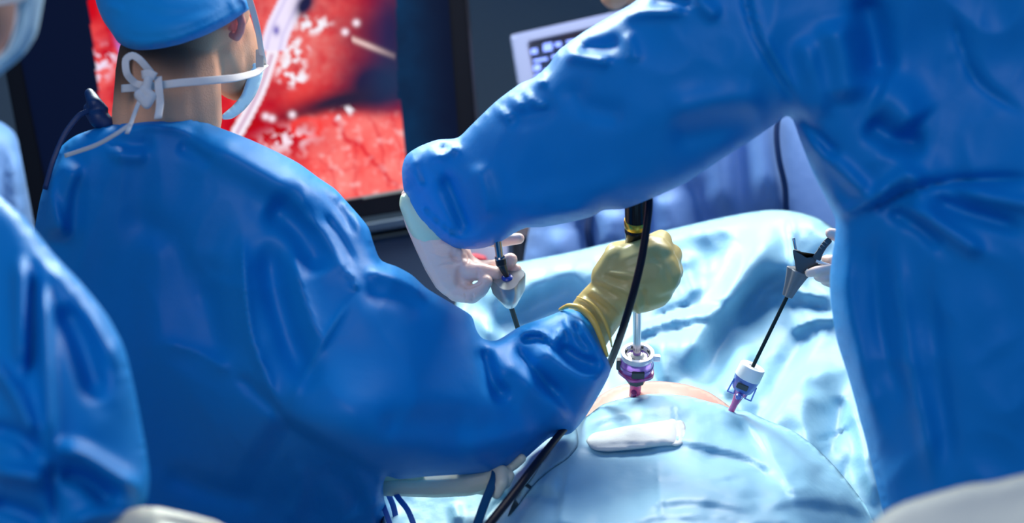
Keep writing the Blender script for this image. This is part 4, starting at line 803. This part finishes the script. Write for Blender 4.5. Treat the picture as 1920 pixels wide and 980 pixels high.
# ------------------------------------------------------------------ person close at the far left
fl = thing('person', 'blue gowned and masked person close by, only mask, sleeve and glove showing', 'person')
organic('body', [[(-120, 40, 1.30, 130), (-120, 120, 1.30, 110), (-140, 260, 1.32, 80), (-140, 420, 1.36, 70), (-120, 900, 1.38, 90), (-100, 1400, 1.36, 90)], [(-60, 450, 1.34, 60), (70, 660, 1.28, 40), (130, 850, 1.23, 36), (230, 990, 1.18, 32)],
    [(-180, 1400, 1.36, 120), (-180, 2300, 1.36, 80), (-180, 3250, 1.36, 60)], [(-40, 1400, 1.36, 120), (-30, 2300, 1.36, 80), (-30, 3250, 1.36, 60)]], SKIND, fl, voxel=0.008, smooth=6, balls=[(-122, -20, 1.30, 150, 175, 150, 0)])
relief('face_mask', [(-60, -140), (88, -120), (84, -20), (78, 20), (68, 66), (48, 98), (28, 118), (0, 140), (-30, 160), (-60, 165), (-40, 130), (-10, 112), (14, 92), (26, 60), (32, 20), (30, -4), (0, -12), (-60, -20)],
       [(60, 0, 1.20), (30, 100, 1.20), (-40, 140, 1.19)], MASKM, fl, step=6, cap=0.025, flat=0.8, strokes=[('r', 6, 8, [(60, -40), (56, 30), (38, 80), (0, 124)])])
sweep('mask_edge', [(34, -30, 1.19), (33, 20, 1.187), (28, 55, 1.185), (14, 92, 1.185), (-10, 114, 1.185)], 3.5, STRAP, fl)
sweep('mask_strap', [(-40, 10, 1.17), (0, 4, 1.172), (34, -2, 1.18), (50, -6, 1.185)], 6, STRAP, fl, flat=(11, 4))
relief('gown', [(-200, 1300), (-220, 330), (-120, 300), (-60, 320), (-20, 352), (10, 376), (40, 402), (72, 440), (104, 480), (152, 530), (200, 590), (232, 650), (250, 720), (264, 790), (275, 850), (280, 900), (274, 940), (258, 962), (236, 1000), (220, 1100), (200, 1300)],
       [(0, 420, 1.30), (-100, 500, 1.32), (150, 700, 1.22), (230, 800, 1.22), (60, 850, 1.2), (250, 930, 1.2), (0, 1200, 1.25)], GOWN, fl, step=8, cap=0.10, flat=0.8,
       wrinkle=[(120, 9, 33.0, (1, 0.6)),],
       strokes=[('l', -16, 22, [(60, 440), (120, 520), (190, 610), (225, 690)]), ('r', 22, 16, [(85, 470), (150, 550), (205, 640), (226, 700)]), ('r', -24, 22, [(110, 560), (150, 640), (190, 760)]), ('r', 22, 12, [(82, 520), (86, 640), (92, 760), (96, 860)]), ('r', -24, 10, [(64, 500), (62, 620), (56, 720)]), ('r', 18, 14, [(38, 470), (40, 600), (44, 700)]), ('r', 20, 14, [(-20, 670), (30, 740), (70, 830)]),
                ('r', 26, 16, [(96, 835), (150, 850), (210, 885), (268, 925)]), ('r', -24, 16, [(100, 885), (160, 900), (220, 950)]), ('r', 24, 18, [(-20, 880), (40, 890), (92, 900)]), ('f', -18, 8, [(98, 860), (100, 920), (108, 985)]), ('r', 16, 14, [(130, 985), (180, 965), (240, 960)]), ('r', -16, 16, [(-20, 800), (40, 820), (80, 860)]), ('r', -20, 20, [(-20, 940), (40, 960), (90, 985)])])
organic('cream_glove', [[(170, 1040, 1.19, 60), (262, 1000, 1.17, 52), (300, 1010, 1.165, 58)], [(290, 985, 1.165, 36), (350, 990, 1.16, 28), (395, 1000, 1.16, 26), (440, 1020, 1.16, 22)], [(300, 1010, 1.15, 34), (360, 1020, 1.145, 27), (420, 1035, 1.145, 22)], [(300, 1035, 1.145, 32), (365, 1050, 1.14, 26), (420, 1065, 1.14, 20)], [(300, 1060, 1.145, 28), (360, 1080, 1.14, 23), (410, 1092, 1.14, 18)], [(240, 1040, 1.13, 30), (290, 1080, 1.11, 26), (330, 1120, 1.105, 22)]], CREAM, fl, voxel=0.0022, smooth=6)

# ------------------------------------------------------------------ pale cloth in the near corner
tag(relief('cloth_cover', [(1560, 1250), (1580, 1040), (1625, 990), (1662, 958), (1700, 940), (1760, 922), (1812, 908), (1860, 902), (1930, 886), (2000, 872), (2150, 850), (2200, 1250)], [(1600, 1000, 1.02), (1900, 940, 1.02), (1900, 1200, 0.88), (2150, 900, 1.02)], WHITECLOTH, step=10, solid=False, curl=0.03, c=60,
       wrinkle=[(90, 5, 41.0, (1, 1))]), 'off-white cloth cover in the near right corner in front of the big gown', 'cloth')

# small pieces hang under the part they belong to
def under(owner, kid, holder):
    kids = [o for o in owner.children]; h = [o for o in kids if o.name.split('.')[0] == holder]
    for o in kids:
        if o.name.split('.')[0] == kid and h: o.parent = h[0]
for a_ in ((sg, 'mask_strap', 'face_mask'), (sg, 'strap_bow', 'face_mask'), (sg, 'strap_end', 'face_mask'), (sg, 'strap_knot', 'face_mask'), (sg, 'strap_buckle', 'face_mask'), (sg, 'glove_rim', 'yellow_glove'), (sg, 'glove_cuff', 'cream_glove'),
           (sg, 'waist_tie', 'gown'), (sg, 'collar_tie', 'gown'), (sg, 'knotted_collar_tie', 'gown'), (rs, 'glove_cuff', 'white_glove'), (bp, 'tie', 'gown'), (fl, 'mask_edge', 'face_mask'), (fl, 'mask_strap', 'face_mask'),
           (vd, 'readout', 'display_glass'), (t1, 'rim_notch', 'seal_rim'), (g2, 'blue_button', 'rotation_knob'), (gr, 'grip_rib', 'lever'), (sc_, 'gold_ring', 'camera_head'), (g2, 'finger_collar', 'handle_grip')):
    under(*a_)
